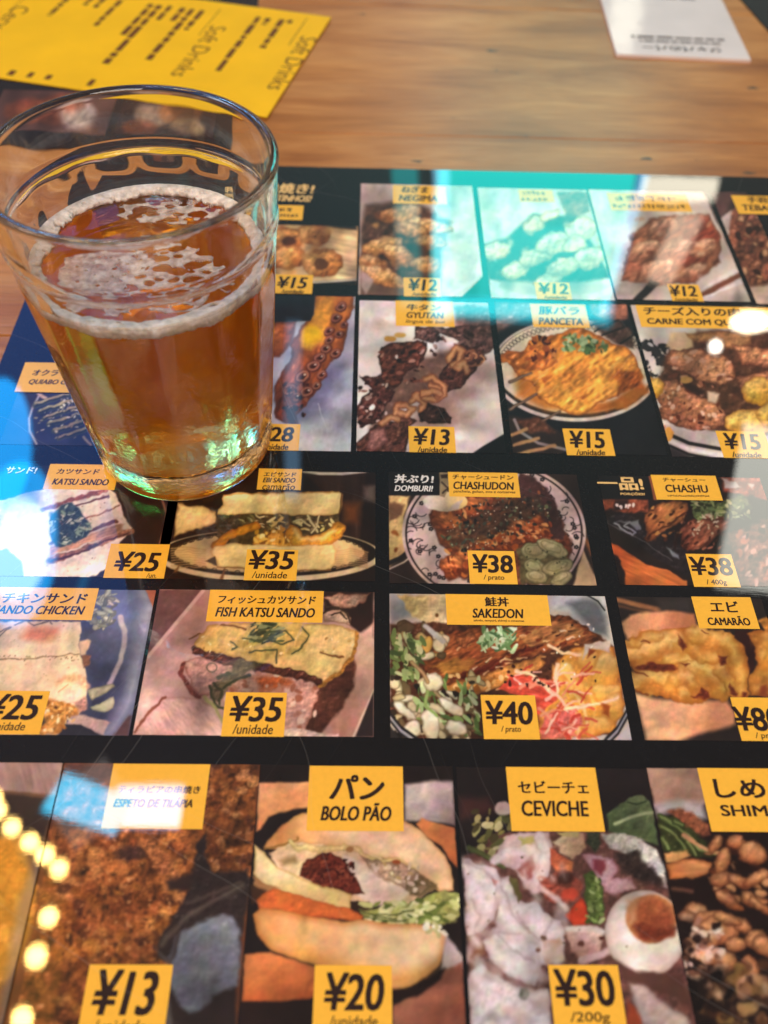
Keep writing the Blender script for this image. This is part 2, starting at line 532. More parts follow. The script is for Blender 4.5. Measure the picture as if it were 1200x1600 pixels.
    def price(s, tl, br, *texts):
        s.tagmesh('price_tag', tl, br, texts); return s


def text_mesh(body, w, h, shear=0.12, bold=0.03):
    """lettering fitted to w x h; body '#n' gives n word-like dashes (print too small to read)"""
    if body[0] == '%':                         # characters too blurred to read: a few strokes per character cell
        r = random.Random(len(body) * 7 + int(w * 1e5))
        V, F, x = [], [], 0.0
        cw = h * (0.98 if len(body) % 2 else 0.62)
        while x + cw * 0.9 < w:
            for _ in range(4):
                n = len(V)
                if r.random() < 0.55: a, b, c, d = r.uniform(0, .2), r.uniform(.7, .92), r.uniform(0, .82), 0.14
                else: a, b, c, d = r.uniform(.1, .7), 0, r.uniform(0, .15), r.uniform(.7, .85)
                if b == 0: b = a + 0.17
                V += [(x + cw * a, h * c, n * 1e-7), (x + cw * b, h * c, n * 1e-7), (x + cw * b, h * (c + d), n * 1e-7), (x + cw * a, h * (c + d), n * 1e-7)]
                F.append((n, n + 1, n + 2, n + 3))
            x += cw
        return V, F
    if body[0] == '#':
        r = random.Random(len(body) * 13 + int(w * 1e5))
        V, F, x = [], [], 0.0
        while x < w * 0.97:
            l = min(w - x, h * r.uniform(1.2, 3.8))
            n = len(V)
            y0 = h * r.uniform(0, 0.14); y1 = h * r.uniform(0.86, 1)
            V += [(x, y0, 0), (x + l, y0, 0), (x + l, y1, 0), (x, y1, 0)]; F.append((n, n + 1, n + 2, n + 3))
            x += l + h * 0.45
        return V, F
    c = bpy.data.curves.new('lettering', 'FONT')
    c.body = body; c.size = 1; c.resolution_u = 3
    o = bpy.data.objects.new('lettering', c)
    COL.objects.link(o)
    m = bpy.data.meshes.new_from_object(o.evaluated_get(bpy.context.evaluated_depsgraph_get()))
    P = np.array([v.co[:2] for v in m.vertices]); F = [tuple(p.vertices) for p in m.polygons]
    bpy.data.objects.remove(o); bpy.data.curves.remove(c); bpy.data.meshes.remove(m)
    lo, hi = P.min(0), P.max(0)
    P = (P - lo) / (hi - lo)
    W = w - shear * h
    P = np.stack([P[:, 0] * W + shear * h * P[:, 1], P[:, 1] * h], 1)
    if not bold:
        return [(p[0], p[1], 0.0) for p in P], F
    V, G = [], []
    d = bold * h                               # heavier strokes: struck several times, a hair apart
    sx = (w - 2.4 * d) / w; sy = (h - 1.2 * d) / h
    for k, (ox, oy) in enumerate(((0, 0), (1.2, 0), (2.4, 0), (0.4, 1.2), (2.0, 1.2), (1.2, 0.6))):
        n = len(V)
        V += [(p[0] * sx + ox * d, p[1] * sy + oy * d, k * 1.5e-6) for p in P]
        G += [tuple(n + i for i in q) for q in F]
    return V, G


# layer heights
Z_MENU = 0.0006
Z_PHOTO = Z_MENU + 0.00005
Z_LABEL = Z_MENU + 0.00010
Z_TEXT = Z_MENU + 0.00014


# ---------------------------------------------------------------- wooden table
def wood_material():
    m, nt, p, nd = nm('table_wood')
    Lk = nt.links.new
    g = nd('ShaderNodeNewGeometry')
    mp = nd('ShaderNodeMapping'); mp.inputs['Scale'].default_value = (6, 34, 1)
    Lk(g.outputs['Position'], mp.inputs['Vector'])
    wob = nd('ShaderNodeTexNoise'); wob.inputs['Scale'].default_value = 1.2; wob.inputs['Detail'].default_value = 3
    Lk(mp.outputs[0], wob.inputs['Vector'])
    n1 = nd('ShaderNodeTexNoise'); n1.inputs['Scale'].default_value = 1.5; n1.inputs['Detail'].default_value = 8; n1.inputs['Roughness'].default_value = 0.62
    n1.inputs['Distortion'].default_value = 0.9
    Lk(mp.outputs[0], n1.inputs['Vector'])
    r1 = nd('ShaderNodeValToRGB')
    e = r1.color_ramp.elements
    e[0].position = 0.28; e[0].color = (*lin(hx('9a5d24')), 1)
    e[1].position = 0.74; e[1].color = (*lin(hx('d69e5e')), 1)
    x = e.new(0.5); x.color = (*lin(hx('bf7f3e')), 1)
    Lk(n1.outputs[0], r1.inputs[0])
    # fine pores along the grain
    mp2 = nd('ShaderNodeMapping'); mp2.inputs['Scale'].default_value = (40, 700, 1)
    Lk(g.outputs['Position'], mp2.inputs['Vector'])
    n2 = nd('ShaderNodeTexNoise'); n2.inputs['Scale'].default_value = 1.0; n2.inputs['Detail'].default_value = 4
    Lk(mp2.outputs[0], n2.inputs['Vector'])
    r2 = nd('ShaderNodeValToRGB'); e = r2.color_ramp.elements
    e[0].position = 0.25; e[0].color = (0.62, 0.55, 0.48, 1); e[1].position = 0.55; e[1].color = (1, 1, 1, 1)
    Lk(n2.outputs[0], r2.inputs[0])
    mx = nd('ShaderNodeMix', data_type='RGBA', blend_type='MULTIPLY'); mx.inputs[0].default_value = 0.6
    Lk(r1.outputs[0], mx.inputs[6]); Lk(r2.outputs[0], mx.inputs[7])
    # patches of worn varnish
    n3 = nd('ShaderNodeTexNoise'); n3.inputs['Scale'].default_value = 11; n3.inputs['Detail'].default_value = 4
    mp3 = nd('ShaderNodeMapping'); mp3.inputs['Scale'].default_value = (1, 2.6, 1)
    Lk(g.outputs['Position'], mp3.inputs['Vector']); Lk(mp3.outputs[0], n3.inputs['Vector'])
    r3 = nd('ShaderNodeValToRGB'); e = r3.color_ramp.elements
    e[0].position = 0.35; e[0].color = (0.62, 0.48, 0.38, 1); e[1].position = 0.65; e[1].color = (1, 1, 1, 1)
    Lk(n3.outputs[0], r3.inputs[0])
    mx2 = nd('ShaderNodeMix', data_type='RGBA', blend_type='MULTIPLY'); mx2.inputs[0].default_value = 0.8
    Lk(mx.outputs[2], mx2.inputs[6]); Lk(r3.outputs[0], mx2.inputs[7])
    # dark nicks and burn specks
    mp4 = nd('ShaderNodeMapping'); mp4.inputs['Scale'].default_value = (42, 75, 1)
    Lk(g.outputs['Position'], mp4.inputs['Vector'])
    vo = nd('ShaderNodeTexVoronoi'); vo.inputs['Scale'].default_value = 1.0
    Lk(mp4.outputs[0], vo.inputs['Vector'])
    vn = nd('ShaderNodeTexNoise'); vn.inputs['Scale'].default_value = 10; vn.inputs['Detail'].default_value = 2
    Lk(mp4.outputs[0], vn.inputs['Vector'])
    ad = nd('ShaderNodeMath', operation='MULTIPLY_ADD'); ad.inputs[1].default_value = 0.28
    Lk(vn.outputs[0], ad.inputs[0]); Lk(vo.outputs['Distance'], ad.inputs[2])
    sp = nd('ShaderNodeMapRange'); sp.inputs['From Min'].default_value = 0.20; sp.inputs['From Max'].default_value = 0.27
    Lk(ad.outputs[0], sp.inputs['Value'])
    wn = nd('ShaderNodeSeparateColor'); Lk(vo.outputs['Color'], wn.inputs[0])
    gt = nd('ShaderNodeMath', operation='LESS_THAN'); gt.inputs[1].default_value = 0.5
    Lk(wn.outputs[0], gt.inputs[0])
    mxm = nd('ShaderNodeMath', operation='MAXIMUM'); Lk(sp.outputs[0], mxm.inputs[0]); Lk(gt.outputs[0], mxm.inputs[1])
    mx3 = nd('ShaderNodeMix', data_type='RGBA', blend_type='MIX')
    mx3.inputs[6].default_value = (0.06, 0.035, 0.02, 1)
    Lk(mxm.outputs[0], mx3.inputs[0]); Lk(mx2.outputs[2], mx3.inputs[7])
    Lk(mx3.outputs[2], p.inputs['Base Color'])
    p.inputs['Roughness'].default_value = 0.34
    p.inputs['Specular IOR Level'].default_value = 0.30
    bp = nd('ShaderNodeBump'); bp.inputs['Strength'].default_value = 0.25; bp.inputs['Distance'].default_value = 0.0006
    Lk(n2.outputs[0], bp.inputs['Height']); Lk(bp.outputs[0], p.inputs['Normal'])
    return m


M_WOOD = wood_material()
table = empty('wooden_table', (0, 0, 0), 'honey brown wooden table top with dark specks under the menus and glass', 'table')
edges = [-0.45, -0.20, 0.02, 0.235, 0.372, 0.505, 0.66, 0.90]
for k in range(len(edges) - 1):
    v, f = box(-0.75, 0.75, edges[k] + 0.00015, edges[k + 1] - 0.00015, -0.03, 0.0, 0.0004)
    o = mesh_obj('plank', v, f, M_WOOD, table)

# ---------------------------------------------------------------- papers on the table
def paper_mat(name, rgb, coat, rough=0.5):
    m, nt, p, nd = nm(name)
    a = alb(rgb)
    g = nd('ShaderNodeNewGeometry')
    n = nd('ShaderNodeTexNoise'); n.inputs['Scale'].default_value = 35; n.inputs['Detail'].default_value = 5
    r = nd('ShaderNodeValToRGB')
    r.color_ramp.elements[0].position = 0.3; r.color_ramp.elements[1].position = 0.7
    r.color_ramp.elements[0].color = (*np.clip(a * 0.93, 0, 1), 1); r.color_ramp.elements[1].color = (*np.clip(a * 1.04, 0, 1), 1)
    nt.links.new(g.outputs['Position'], n.inputs['Vector']); nt.links.new(n.outputs[0], r.inputs[0])
    nt.links.new(r.outputs[0], p.inputs['Base Color'])
    p.inputs['Roughness'].default_value = rough
    p.inputs['Specular IOR Level'].default_value = 0.15
    p.inputs['Coat Weight'].default_value = coat
    p.inputs['Coat Roughness'].default_value = 0.08
    b = nd('ShaderNodeBump'); b.inputs['Strength'].default_value = 0.15; b.inputs['Distance'].default_value = 0.002
    nt.links.new(n.outputs[0], b.inputs['Height']); nt.links.new(b.outputs[0], p.inputs['Normal']); nt.links.new(b.outputs[0], p.inputs['Coat Normal'])
    return m


M_PAPER = paper_mat('yellow_paper', hx('f4b806'), 0.04)
M_CARD = paper_mat('white_card', hx('e2d6d2'), 0.5)
M_PINK = paper_mat('grey_ink', hx('6a5a58'), 0.2)
M_BROWNINK = paper_mat('brown_ink', hx('6a3c10'), 0.2)


def sheet(name, corners, z0, z1, mat, label, cat):
    """a flat sheet with thickness from its corner pixels, made square on the table"""
    pts = [np.array(plane(*c), float) for c in corners]
    o = pts[0]; ex = pts[1] - pts[0]; w = np.linalg.norm(ex); ex /= w
    ey = np.array([-ex[1], ex[0]])
    h = float(np.dot(pts[2] - pts[1], ey))
    root = empty(name, (o[0], o[1], 0), label, cat)
    root.rotation_euler = (0, 0, math.atan2(ex[1], ex[0]))
    y0, y1 = sorted((0, h))
    v, f = box(0, w, y0, y1, z0, z1, 0.0001)
    b = mesh_obj('paper', v, f, mat, root)
    return root, w, h


def local(root, px):
    x, y = plane(*px)
    a = -root.rotation_euler[2]
    dx, dy = float(x) - root.location[0], float(y) - root.location[1]
    return np.array([dx * math.cos(a) - dy * math.sin(a), dx * math.sin(a) + dy * math.cos(a)])


def letter(root, items, z, mat, name='lettering'):
    V, F = [], []
    for body, pa, pb, h, ang, bold in items:
        A, B = local(root, pa), local(root, pb)
        d = B - A
        w = np.linalg.norm(d)
        if ang is not None:                                  # keep to the sheet's own axes
            a = math.radians(ang); ux = np.array([math.cos(a), math.sin(a)]); w = abs(float(np.dot(d, ux)))
        else:
            ux = d / w
        uy = np.array([-ux[1], ux[0]])
        v, f = text_mesh(body, w, h, 0.0, bold)
        n = len(V)
        for p in v:
            q = A + ux * p[0] + uy * (p[1] - h / 2)
            V.append((q[0], q[1], z + p[2]))
        F += [tuple(n + i for i in g) for g in f]
        mesh_obj(name, V, F, mat, root)
        V, F = [], []


# yellow drinks list: the corner pixels run down its right edge, then along its lower edge
ylw, yw, yh = sheet('drinks_list', [(518, 30), (417, 187), (0, 131)], 0.0009, 0.0011, M_PAPER,
                    'yellow paper drinks list lying behind the beer glass', 'drinks list')
b_ = [c for c in ylw.children][0]
# extend the sheet to its full length out of frame: local x runs down the right edge, y away from it
v_, f_ = box(0, yw, -0.225, 0, 0.0009, 0.0011, 0.0001)
b_.data.clear_geometry(); b_.data.from_pydata(v_, [], f_); b_.data.update()
letter(ylw, [('Soft Drinks', (484, 62), (416, 142), 0.0085, 0, 0.0), ('Soft Drinks', (343, 45), (264, 121), 0.0085, 0, 0.0),
             ('Cerv', (38, 14), (0, 48), 0.009, 0, 0.0)], 0.00115, M_BROWNINK)
bars = [((405, 30), (333, 118), .0032), ((420, 32), (411, 42), .0032), ((442, 34), (404, 78), .0034), ((455, 35), (450, 40), .003),
        ((288, 16), (268, 36), .0034), ((302, 18), (224, 96), .0034), ((317, 20), (287, 50), .0034),
        ((238, 10), (181, 60), .0036), ((251, 12), (156, 102), .0036), ((267, 13), (242, 36), .0034),
        ((190, 4), (138, 45), .003), ((108, 0), (70, 27), .003), ((145, 0), (121, 10), .003), ((165, 0), (145, 15), .003)]
letter(ylw, [('#a', a, b, h, 0, 0) for a, b, h in bars], 0.00115, M_BROWNINK, 'price_lines')
letter(ylw, [('#' + 'b' * (k + 1), a, b, .0035, 0, 0) for k, (a, b) in enumerate([((24, 114), (12, 121)), ((53, 117), (40, 124)), ((80, 121), (68, 127)), ((148, 128), (134, 137))])], 0.00115, M_BROWNINK, 'price_marks')
letter(ylw, [('#c', (480, 32), (449, 75), .0006, 0, 0), ('#cc', (345, 18), (305, 58), .0006, 0, 0), ('#ccc', (40, 0), (0, 20), .0006, 0, 0)], 0.00115, M_BROWNINK, 'divider')

# white card (its square code is left out)
crd, cw, ch = sheet('white_card', [(962, 89), (1172, 98), (1108, 0)], 0.0, 0.0016, M_CARD,
                    'white plastic card with upside down lettering at the far edge of the table', 'card')
b_ = [c for c in crd.children][0]
v_, f_ = box(0, cw, 0, 0.095, 0.0, 0.0016, 0.0002)
b_.data.clear_geometry(); b_.data.from_pydata(v_, [], f_); b_.data.update()
letter(crd, [('ジャパのバー', (1126, 84), (1003, 80), 0.0062, 180, 0.02)], 0.0017, M_INK)
letter(crd, [('#d', (1124, 74), (998, 70), 0.0022, 180, 0), ('#dd', (1130, 68), (985, 61), 0.0028, 180, 0),
             ('#ddd', (1085, 4), (1030, 2), 0.003, 180, 0)], 0.0017, M_PINK, 'small_print')


def menu_sheet(label, x0, x1, y0, y1, loc=(0, 0, 0), rz=0.0, z=0.0):
    root = empty('printed_menu', loc, label, 'menu')
    root.rotation_euler = (0, 0, rz)
    v, f = box(x0, x1, y0, y1, z, z + Z_MENU, 0.00015)
    mesh_obj('sheet', v, f, M_BLACK, root)
    return root

# ---------------------------------------------------------------- the menu and its printed dishes
menu = menu_sheet('black laminated food menu with priced dish photos under the beer glass', -0.119, 0.312, -0.02, 0.3436)
other = menu_sheet('dark menu sheet half hidden under the yellow drinks list', -0.42, 0.0, 0.0, 0.30, (-0.052, 0.3565, 0), 0.05)
third = menu_sheet('dark menu corner beside the white card at the far right', 0, 0.2, 0, 0.28, (0.2065, 0.478, 0), 0.12)
INK0 = '131215'

Z1 = (420, 260, 3.158); Z2 = (740, 260, 2.609); Z3 = (400, 460, 3.0); Z4 = (760, 460, 2.727); Z5 = (0, 540, 4.138)
Z6 = (250, 720, 3.333); Z7 = (580, 720, 3.333); Z8 = (900, 720, 4.0); Z9 = (0, 900, 4.8); Z10 = (200, 910, 2.927)
Z11 = (580, 910, 2.857); Z12 = (940, 910, 4.615); Z13 = (0, 1180, 3.0); Z14 = (360, 1180, 3.158); Z15 = (700, 1180, 3.077)
Z16 = (980, 1180, 3.809)

# --- fried pieces, top left
t = Tile(Z1, (-390, 285), (432, 590), 'b98a5c')
t.P([(-390, 285), (432, 285), (432, 322), (250, 300), (0, 292), (-390, 330)], '1d1a1c', soft=4)
t.P([(-390, 330), (100, 295), (432, 325), (432, 590), (-390, 590)], 'c39a6a', tex=(0.25, 9, 10, 4), g=('d8b48a', 200, 350, 432, 560))
for q in ((-120, 380, 130, 70), (-200, 480, 120, 70), (85, 365, 95, 58), (225, 340, 80, 58), (-20, 460, 110, 60), (95, 455, 90, 60), (265, 485, 105, 70)):
    t.E(*q, 'b86c30', soft=3, w=2.5, e=('5a2810', 9), tex=(0.5, 7), g=('e0a05c', q[0] + 30, q[1] + 40, q[0] - 30, q[1] - 50))
t.S([(30, 310), (330, 540)], 26, (10, 24), ['d08a48', '8a4a20', 'dca060', 'a4561f'], soft=6, w=2, op=0.6)
t.E(260, 490, 36, 30, '6a3a1c', soft=3, w=2).E(100, 375, 40, 22, '4a2412', soft=4, w=2)
t.P([(-390, 560), (200, 578), (432, 560), (432, 590), (-390, 590)], INK0, soft=2, w=0)
t.L([(-100, 570), (230, 580), (432, 566)], 9, 'c8b4a0', w=0)
t.build(menu, 'photo of fried chicken pieces on a plate')
t.price((24, 540), (213, 637), ('¥15', 36, 196, 552, 610), ('/unidade', 62, 176, 616, 634))
t.tagmesh('heading', None, None, [('串焼き!', -28, 230, 92, 142), ('ESPETINHOS!', -50, 216, 150, 180, {'sh': 0.2})], menu, M_YEL, M_CREAM)
t.tagmesh('name_label', (-60, 196), (166, 273), [('%abcd', -30, 146, 210, 232, {'sh': 0}), ('%abcde', -30, 146, 240, 258, {'sh': 0})], menu)

# --- negima
t = Tile(Z1, (455, 92), (1065, 652), 'c3aba0')
t.P([(455, 92), (700, 92), (640, 200), (560, 260), (455, 330)], 'c0a39c', soft=12, g=('8a6c62', 560, 120, 480, 330))
t.P([(740, 92), (1065, 92), (1065, 560), (950, 652), (820, 652), (860, 400)], 'd6c8bc', soft=10)
t.P([(480, 200), (700, 170), (900, 280), (850, 420), (840, 640), (455, 640), (455, 330)], '4a2c20', soft=8, tex=(0.5, 12))
for q in ((650, 240, 110, 45, -12), (790, 300, 120, 38, 14), (700, 320, 90, 40, 10), (560, 400, 110, 44, -12), (640, 440, 90, 48, 24), (800, 380, 85, 34, 4),
          (500, 480, 60, 40, 10), (560, 550, 120, 50, 24), (770, 490, 80, 42, 8), (660, 590, 60, 34, 30)):
    t.E(q[0], q[1], q[2], q[3], 'c27a40', rot=q[4], soft=2.5, w=3, e=('5e2c14', 7), tex=(0.45, 6), g=('edbd84', q[0], q[1] + 30, q[0], q[1] - 44))
t.S([(480, 210), (860, 620)], 40, (6, 18), ['8a4a20', 'dca468', '6a3418', 'd89450'], soft=5, w=2, rot=(15, 40), op=0.6)
t.P([(455, 560), (560, 600), (690, 610), (690, 652), (455, 652)], '6a4a3c', soft=4)
t.P([(455, 520), (520, 570), (480, 640), (455, 600)], 'a88a80', soft=3)
t.L([(1030, 140), (1040, 420), (1030, 560), (900, 640)], 12, 'e8ddd2', soft=3, w=0)
t.P([(1066, 540), (1066, 653), (950, 653)], INK0, w=0)
t.build(menu, 'photo of chicken and leek skewers')
t.name((611, 99), (880, 196), ('ねぎま', 650, 790, 106, 138), ('NEGIMA', 640, 838, 150, 180))
t.price((664, 556), (850, 652), ('¥12', 682, 838, 562, 622), ('/unidade', 706, 828, 630, 647))

# --- pale pieces under the teal light
t = Tile(Z2, (15, 92), (575, 552), 'c6b6a6')
t.P([(15, 92), (330, 92), (460, 92), (470, 210), (330, 200), (180, 330), (15, 400)], 'd4c4b4', soft=10, g=('e6dccf', 300, 330, 60, 120))
t.P([(340, 110), (470, 110), (470, 190), (380, 230)], '8a5a48', soft=4, tex=(0.4, 7))
t.P([(15, 330), (130, 300), (240, 200), (420, 210), (560, 460), (400, 480), (60, 470)], '3c2c22', soft=6, tex=(0.3, 12))
for q in ((90, 350, 60, 40), (170, 430, 60, 38), (240, 245, 50, 34), (310, 205, 44, 22), (255, 375, 70, 36), (330, 320, 80, 46), (440, 260, 70, 46), (470, 380, 70, 50),
          (360, 420, 74, 40), (300, 470, 60, 28), (410, 320, 50, 30)):
    t.E(q[0], q[1], q[2], q[3], 'cfae7c', rot=-15, soft=2.5, w=3.5, e=('7a5430', 7), tex=(0.3, 7), g=('f4e4c4', q[0] + 10, q[1] + 30, q[0] - 10, q[1] - 36))
t.S([(80, 220), (540, 480)], 24, (6, 16), ['b88850', 'e4d0a4', '8a6438'], soft=5, w=2, op=0.6)
t.P([(60, 465), (110, 480), (90, 512)], 'e6e0d8', soft=2)
t.L([(60, 500), (180, 540), (330, 548), (480, 536), (580, 505)], 26, 'd8d0c6', soft=4, w=0)
t.P([(15, 440), (60, 470), (70, 552), (15, 552)], INK0, soft=3)
t.build(menu, 'photo of pale grilled pieces under teal glare')
t.name((180, 100), (330, 152), ('%a', 196, 300, 107, 124, {'sh': 0}), ('%ab', 190, 312, 134, 147, {'sh': 0}))
t.price((245, 478), (402, 550), ('¥12', 258, 390, 482, 526), ('/unidade', 286, 380, 534, 546))

# --- dark red meat
t = Tile(Z2, (466, 100), (1128, 558), 'cdb8aa')
t.P([(470, 100), (640, 100), (700, 180), (660, 300), (560, 330)], 'd6c6ba', soft=8)
t.P([(640, 290), (720, 220), (830, 200), (960, 200), (1010, 300), (1000, 400), (900, 480), (700, 500), (600, 470)], '9a5a40', soft=4, w=3, tex=(0.6, 8, -25, 2.5), e=('4a2014', 8))
t.P([(870, 200), (960, 215), (1000, 300), (880, 450), (840, 420)], '8a3c28', soft=5, w=3, tex=(0.5, 7, -30, 3))
for q in ((770, 260, 70, 44), (690, 350, 80, 40), (800, 350, 90, 40), (930, 340, 60, 40), (740, 430, 90, 40), (880, 440, 80, 30)):
    t.E(*q, 'a8664a', rot=-25, soft=3, w=3, e=('5c2a1c', 7), tex=(0.5, 6, -25, 2), g=('dba884', q[0], q[1] + 20, q[0], q[1] - 36))
t.S([(640, 220), (980, 480)], 40, (6, 16), ['c88c68', '5a2418', 'b87050', 'd8a888'], asp=2.6, rot=(-25, 30), soft=4, w=2, op=0.7)
t.P([(600, 480), (720, 480), (680, 558), (466, 558)], 'b8a096', soft=4)
t.P([(930, 500), (1060, 420), (1100, 470), (940, 555)], 'd2c4bc', soft=2, w=1)
t.L([(930, 530), (1080, 450)], 22, '6a3a28', soft=3).L([(920, 545), (1120, 470)], 6, 'e4dad2')
t.P([(640, 558), (720, 470), (760, 480), (680, 558)], '241c1c', soft=2)
t.P([(935, 110), (1012, 110), (1110, 420), (1128, 558), (1060, 380)], '2a1a18', soft=4)
t.build(menu, 'photo of glazed dark red meat')
t.name((540, 113), (890, 192), ('%abcd', 575, 850, 124, 148, {'sh': 0}), ('%abc', 565, 860, 160, 178, {'sh': 0}))
t.price((786, 486), (938, 557), ('¥12', 792, 912, 492, 536), ('/unidade', 816, 912, 543, 555))

# --- tebasaki
t = Tile(Z2, (962, 108), (1320, 570), '3a2824')
t.P([(1000, 250), (1060, 170), (1330, 160), (1330, 570), (1130, 570)], '7a4632', soft=4, w=3, tex=(0.7, 9))
t.P([(1000, 220), (1050, 185), (1040, 290), (1040, 340)], 'c2aaa0', soft=3)
t.S([(1040, 210), (1320, 500)], 90, (6, 18), ['b07050', '4a2418', '2c1610', 'd29a70', '8a4a34'], soft=2, w=2, e=('2a140c', 4))
t.P([(1110, 500), (1330, 470), (1330, 570), (1130, 570)], 'c9a890', soft=6)
t.P([(962, 108), (1060, 108), (1030, 190), (990, 230)], '5a3a36', soft=6)
t.build(menu, 'photo of dark glazed wings')
t.name((1046, 124), (1310, 204), ('手羽先', 1110, 1235, 130, 156), ('TEBASAKI', 1090, 1290, 164, 188))

# --- octopus tentacle
t = Tile(Z3, (-155, 6), (444, 743), 'b3afbc')
t.P([(-155, 100), (100, 100), (90, 743), (-155, 743)], 'a59fae', soft=30)
t.P([(440, 6), (444, 743), (120, 743), (90, 620), (260, 450), (420, 200)], 'a9a6ba', soft=20, g=('ccc7c9', 300, 420, 250, 740))
t.P([(300, 300), (420, 330), (330, 560), (160, 640), (130, 590), (260, 440)], '6e6a86', soft=26)
t.P([(-60, 130), (190, 130), (170, 230), (110, 300), (60, 300), (-60, 360)], '9a4c2c', soft=4, tex=(0.35, 10), e=('3e1c16', 10))
t.P([(280, 6), (462, 6), (456, 90), (430, 130), (425, 210), (410, 270), (340, 330), (325, 390), (290, 440), (270, 480), (215, 540), (180, 600), (140, 610), (90, 590), (85, 440), (120, 370), (165, 320), (160, 240), (210, 160), (270, 110)],
    'b5642c', soft=2.5, w=2.5, tex=(0.42, 9, -60, 2), e=('3a1812', 9), g=('7c3420', 300, 40, 150, 560))
t.P([(300, 10), (380, 10), (350, 120), (320, 220), (260, 260), (215, 250), (205, 205), (240, 170)], 'd99a34', soft=9, w=3, tex=(0.25, 12), g=('c87a30', 250, 220, 350, 20))
t.E(262, 192, 46, 44, 'e6a61c', soft=6, w=2)
for x, y, r in ((402, 66, 26), (380, 120, 26), (415, 150, 18), (345, 180, 24), (390, 195, 22), (345, 222, 24), (330, 262, 26), (375, 285, 28), (300, 305, 30), (270, 345, 32), (310, 385, 24), (220, 395, 36), (160, 455, 34), (240, 465, 30), (190, 490, 28), (170, 545, 26), (285, 435, 22)):
    t.E(x, y, r * 1.1, r * 0.85, '4c201a', rot=-30, soft=2, w=1.6, tex=(0.3, 5))
    t.E(x - 2, y - 3, r * 0.75, r * 0.52, 'a2644e', rot=-30, soft=1.6, w=1.4, ring=r * 0.26)
    t.E(x, y + 1, r * 0.3, r * 0.24, '2a100e', rot=-30, soft=1.4)
    t.E(x + r * 0.25, y - r * 0.3, r * 0.16, r * 0.12, 'e8cdbc', soft=1)
t.S([(130, 420), (260, 590)], 40, (4, 11), ['3a1614', '6a3024', '8e4c34', '22100f'], soft=1.5, w=2)
t.L([(160, 560), (180, 620)], 40, '40262a', soft=5)
t.P([(78, -5), (280, -5), (272, 100), (255, 132), (78, 138)], '1a1c24', soft=1.2, w=0.3)
t.P([(-155, -5), (90, -5), (90, 138), (-155, 138)], '1a1c24', soft=1.2, w=0)
t.L([(290, 520), (330, 640), (350, 745)], 2.5, 'cfcdd6', soft=1)
t.build(menu, 'photo of a grilled octopus tentacle')
t.price((-20, 612), (200, 740), ('¥28', -2, 184, 626, 698), ('/unidade', 20, 156, 708, 736))

# --- gyutan
t = Tile(Z3, (486, 35), (1170, 752), 'dfcdc6')
t.P([(486, 35), (660, 35), (660, 150), (580, 230), (486, 260)], 'e6d5d0', soft=20)
t.P([(486, 130), (600, 120), (700, 160), (486, 200)], 'd0b9ac', soft=18)
t.P([(930, 60), (1112, 60), (1120, 180), (1000, 200), (930, 160)], '6a4a44', soft=8, w=3, tex=(0.5, 10))
t.P([(820, 420), (960, 380), (1050, 300), (1130, 320), (1110, 440), (960, 520), (1040, 570), (980, 630), (860, 640), (700, 640)], '927066', soft=22, w=3, g=('c4a498', 800, 500, 1120, 420))
t.P([(600, 360), (800, 300), (960, 240), (900, 420), (680, 540), (560, 640), (520, 690)], '6c4a40', soft=10, w=2, tex=(0.25, 14))
t.E(628, 215, 30, 15, 'c8923c', soft=2).E(675, 197, 26, 12, 'cb984a', soft=2)
dk = dict(soft=1.6, w=3, tex=(0.75, 6), e=('180d0c', 6))
t.P([(745, 160), (930, 160), (1115, 140), (1115, 260), (1060, 300), (1000, 300), (930, 210), (860, 190), (830, 240), (740, 215)], '5c3a36', **dk)
t.P([(585, 255), (640, 235), (735, 222), (800, 235), (790, 310), (760, 345), (700, 375), (680, 430), (640, 455), (600, 420), (580, 360), (575, 300)], '552a20', **dk)
t.P([(490, 385), (540, 395), (585, 380), (610, 430), (650, 470), (610, 530), (580, 600), (540, 620), (486, 630), (470, 540), (500, 490), (540, 450)], '4e2822', **dk)
t.P([(940, 250), (1060, 240), (1080, 310), (1020, 370), (960, 440), (900, 470), (860, 430), (860, 380), (900, 320)], '46231d', **dk)
t.P([(760, 560), (800, 510), (880, 540), (920, 590), (910, 615), (840, 612), (770, 600)], '2e1a16', **dk)
t.P([(470, 700), (560, 620), (650, 600), (700, 560), (760, 600), (720, 640), (700, 752), (470, 752)], '5c342a', **dk)
t.S([(580, 240), (780, 440)], 34, (4, 13), ['6e3a2c', '2c1412', '8a5040', '1c0e0c', 'a87864'], asp=2, rot=(-30, 50), w=2)
t.S([(486, 400), (620, 620)], 44, (4, 12), ['7e5046', '281312', '9a7268', 'c4a298', '1c0e0c'], asp=2, rot=(-30, 60), w=2)
t.S([(760, 160), (1100, 290)], 40, (4, 13), ['7e564e', '2c1816', 'a88076', '3a201c'], asp=2, rot=(-10, 70), w=2)
t.curls([(900, 270), (1060, 330)], 12, (14, 30), ['c4855c', '8a5238', 'dca880'], 9)
for q in (((650, 570), (660, 530), (700, 520), (735, 545), (700, 575), (665, 560)), ((730, 500), (750, 480), (790, 520), (770, 540)),
          ((790, 400), (830, 390), (880, 440), (880, 480), (830, 500), (790, 490)), ((820, 430), (855, 450), (850, 480)), ((900, 310), (940, 260), (965, 270), (950, 330), (920, 340)),
          ((940, 350), (975, 330), (985, 370)), ((590, 610), (630, 580), (665, 590)), ((780, 470), (830, 460), (860, 470))):
    t.L(q, 34, 'a0603c', soft=2.4, w=2.5, e=('5a2c1c', 5), tex=(0.35, 5)); t.L(q, 15, 'cf976a', soft=4, w=2.5, op=0.75)
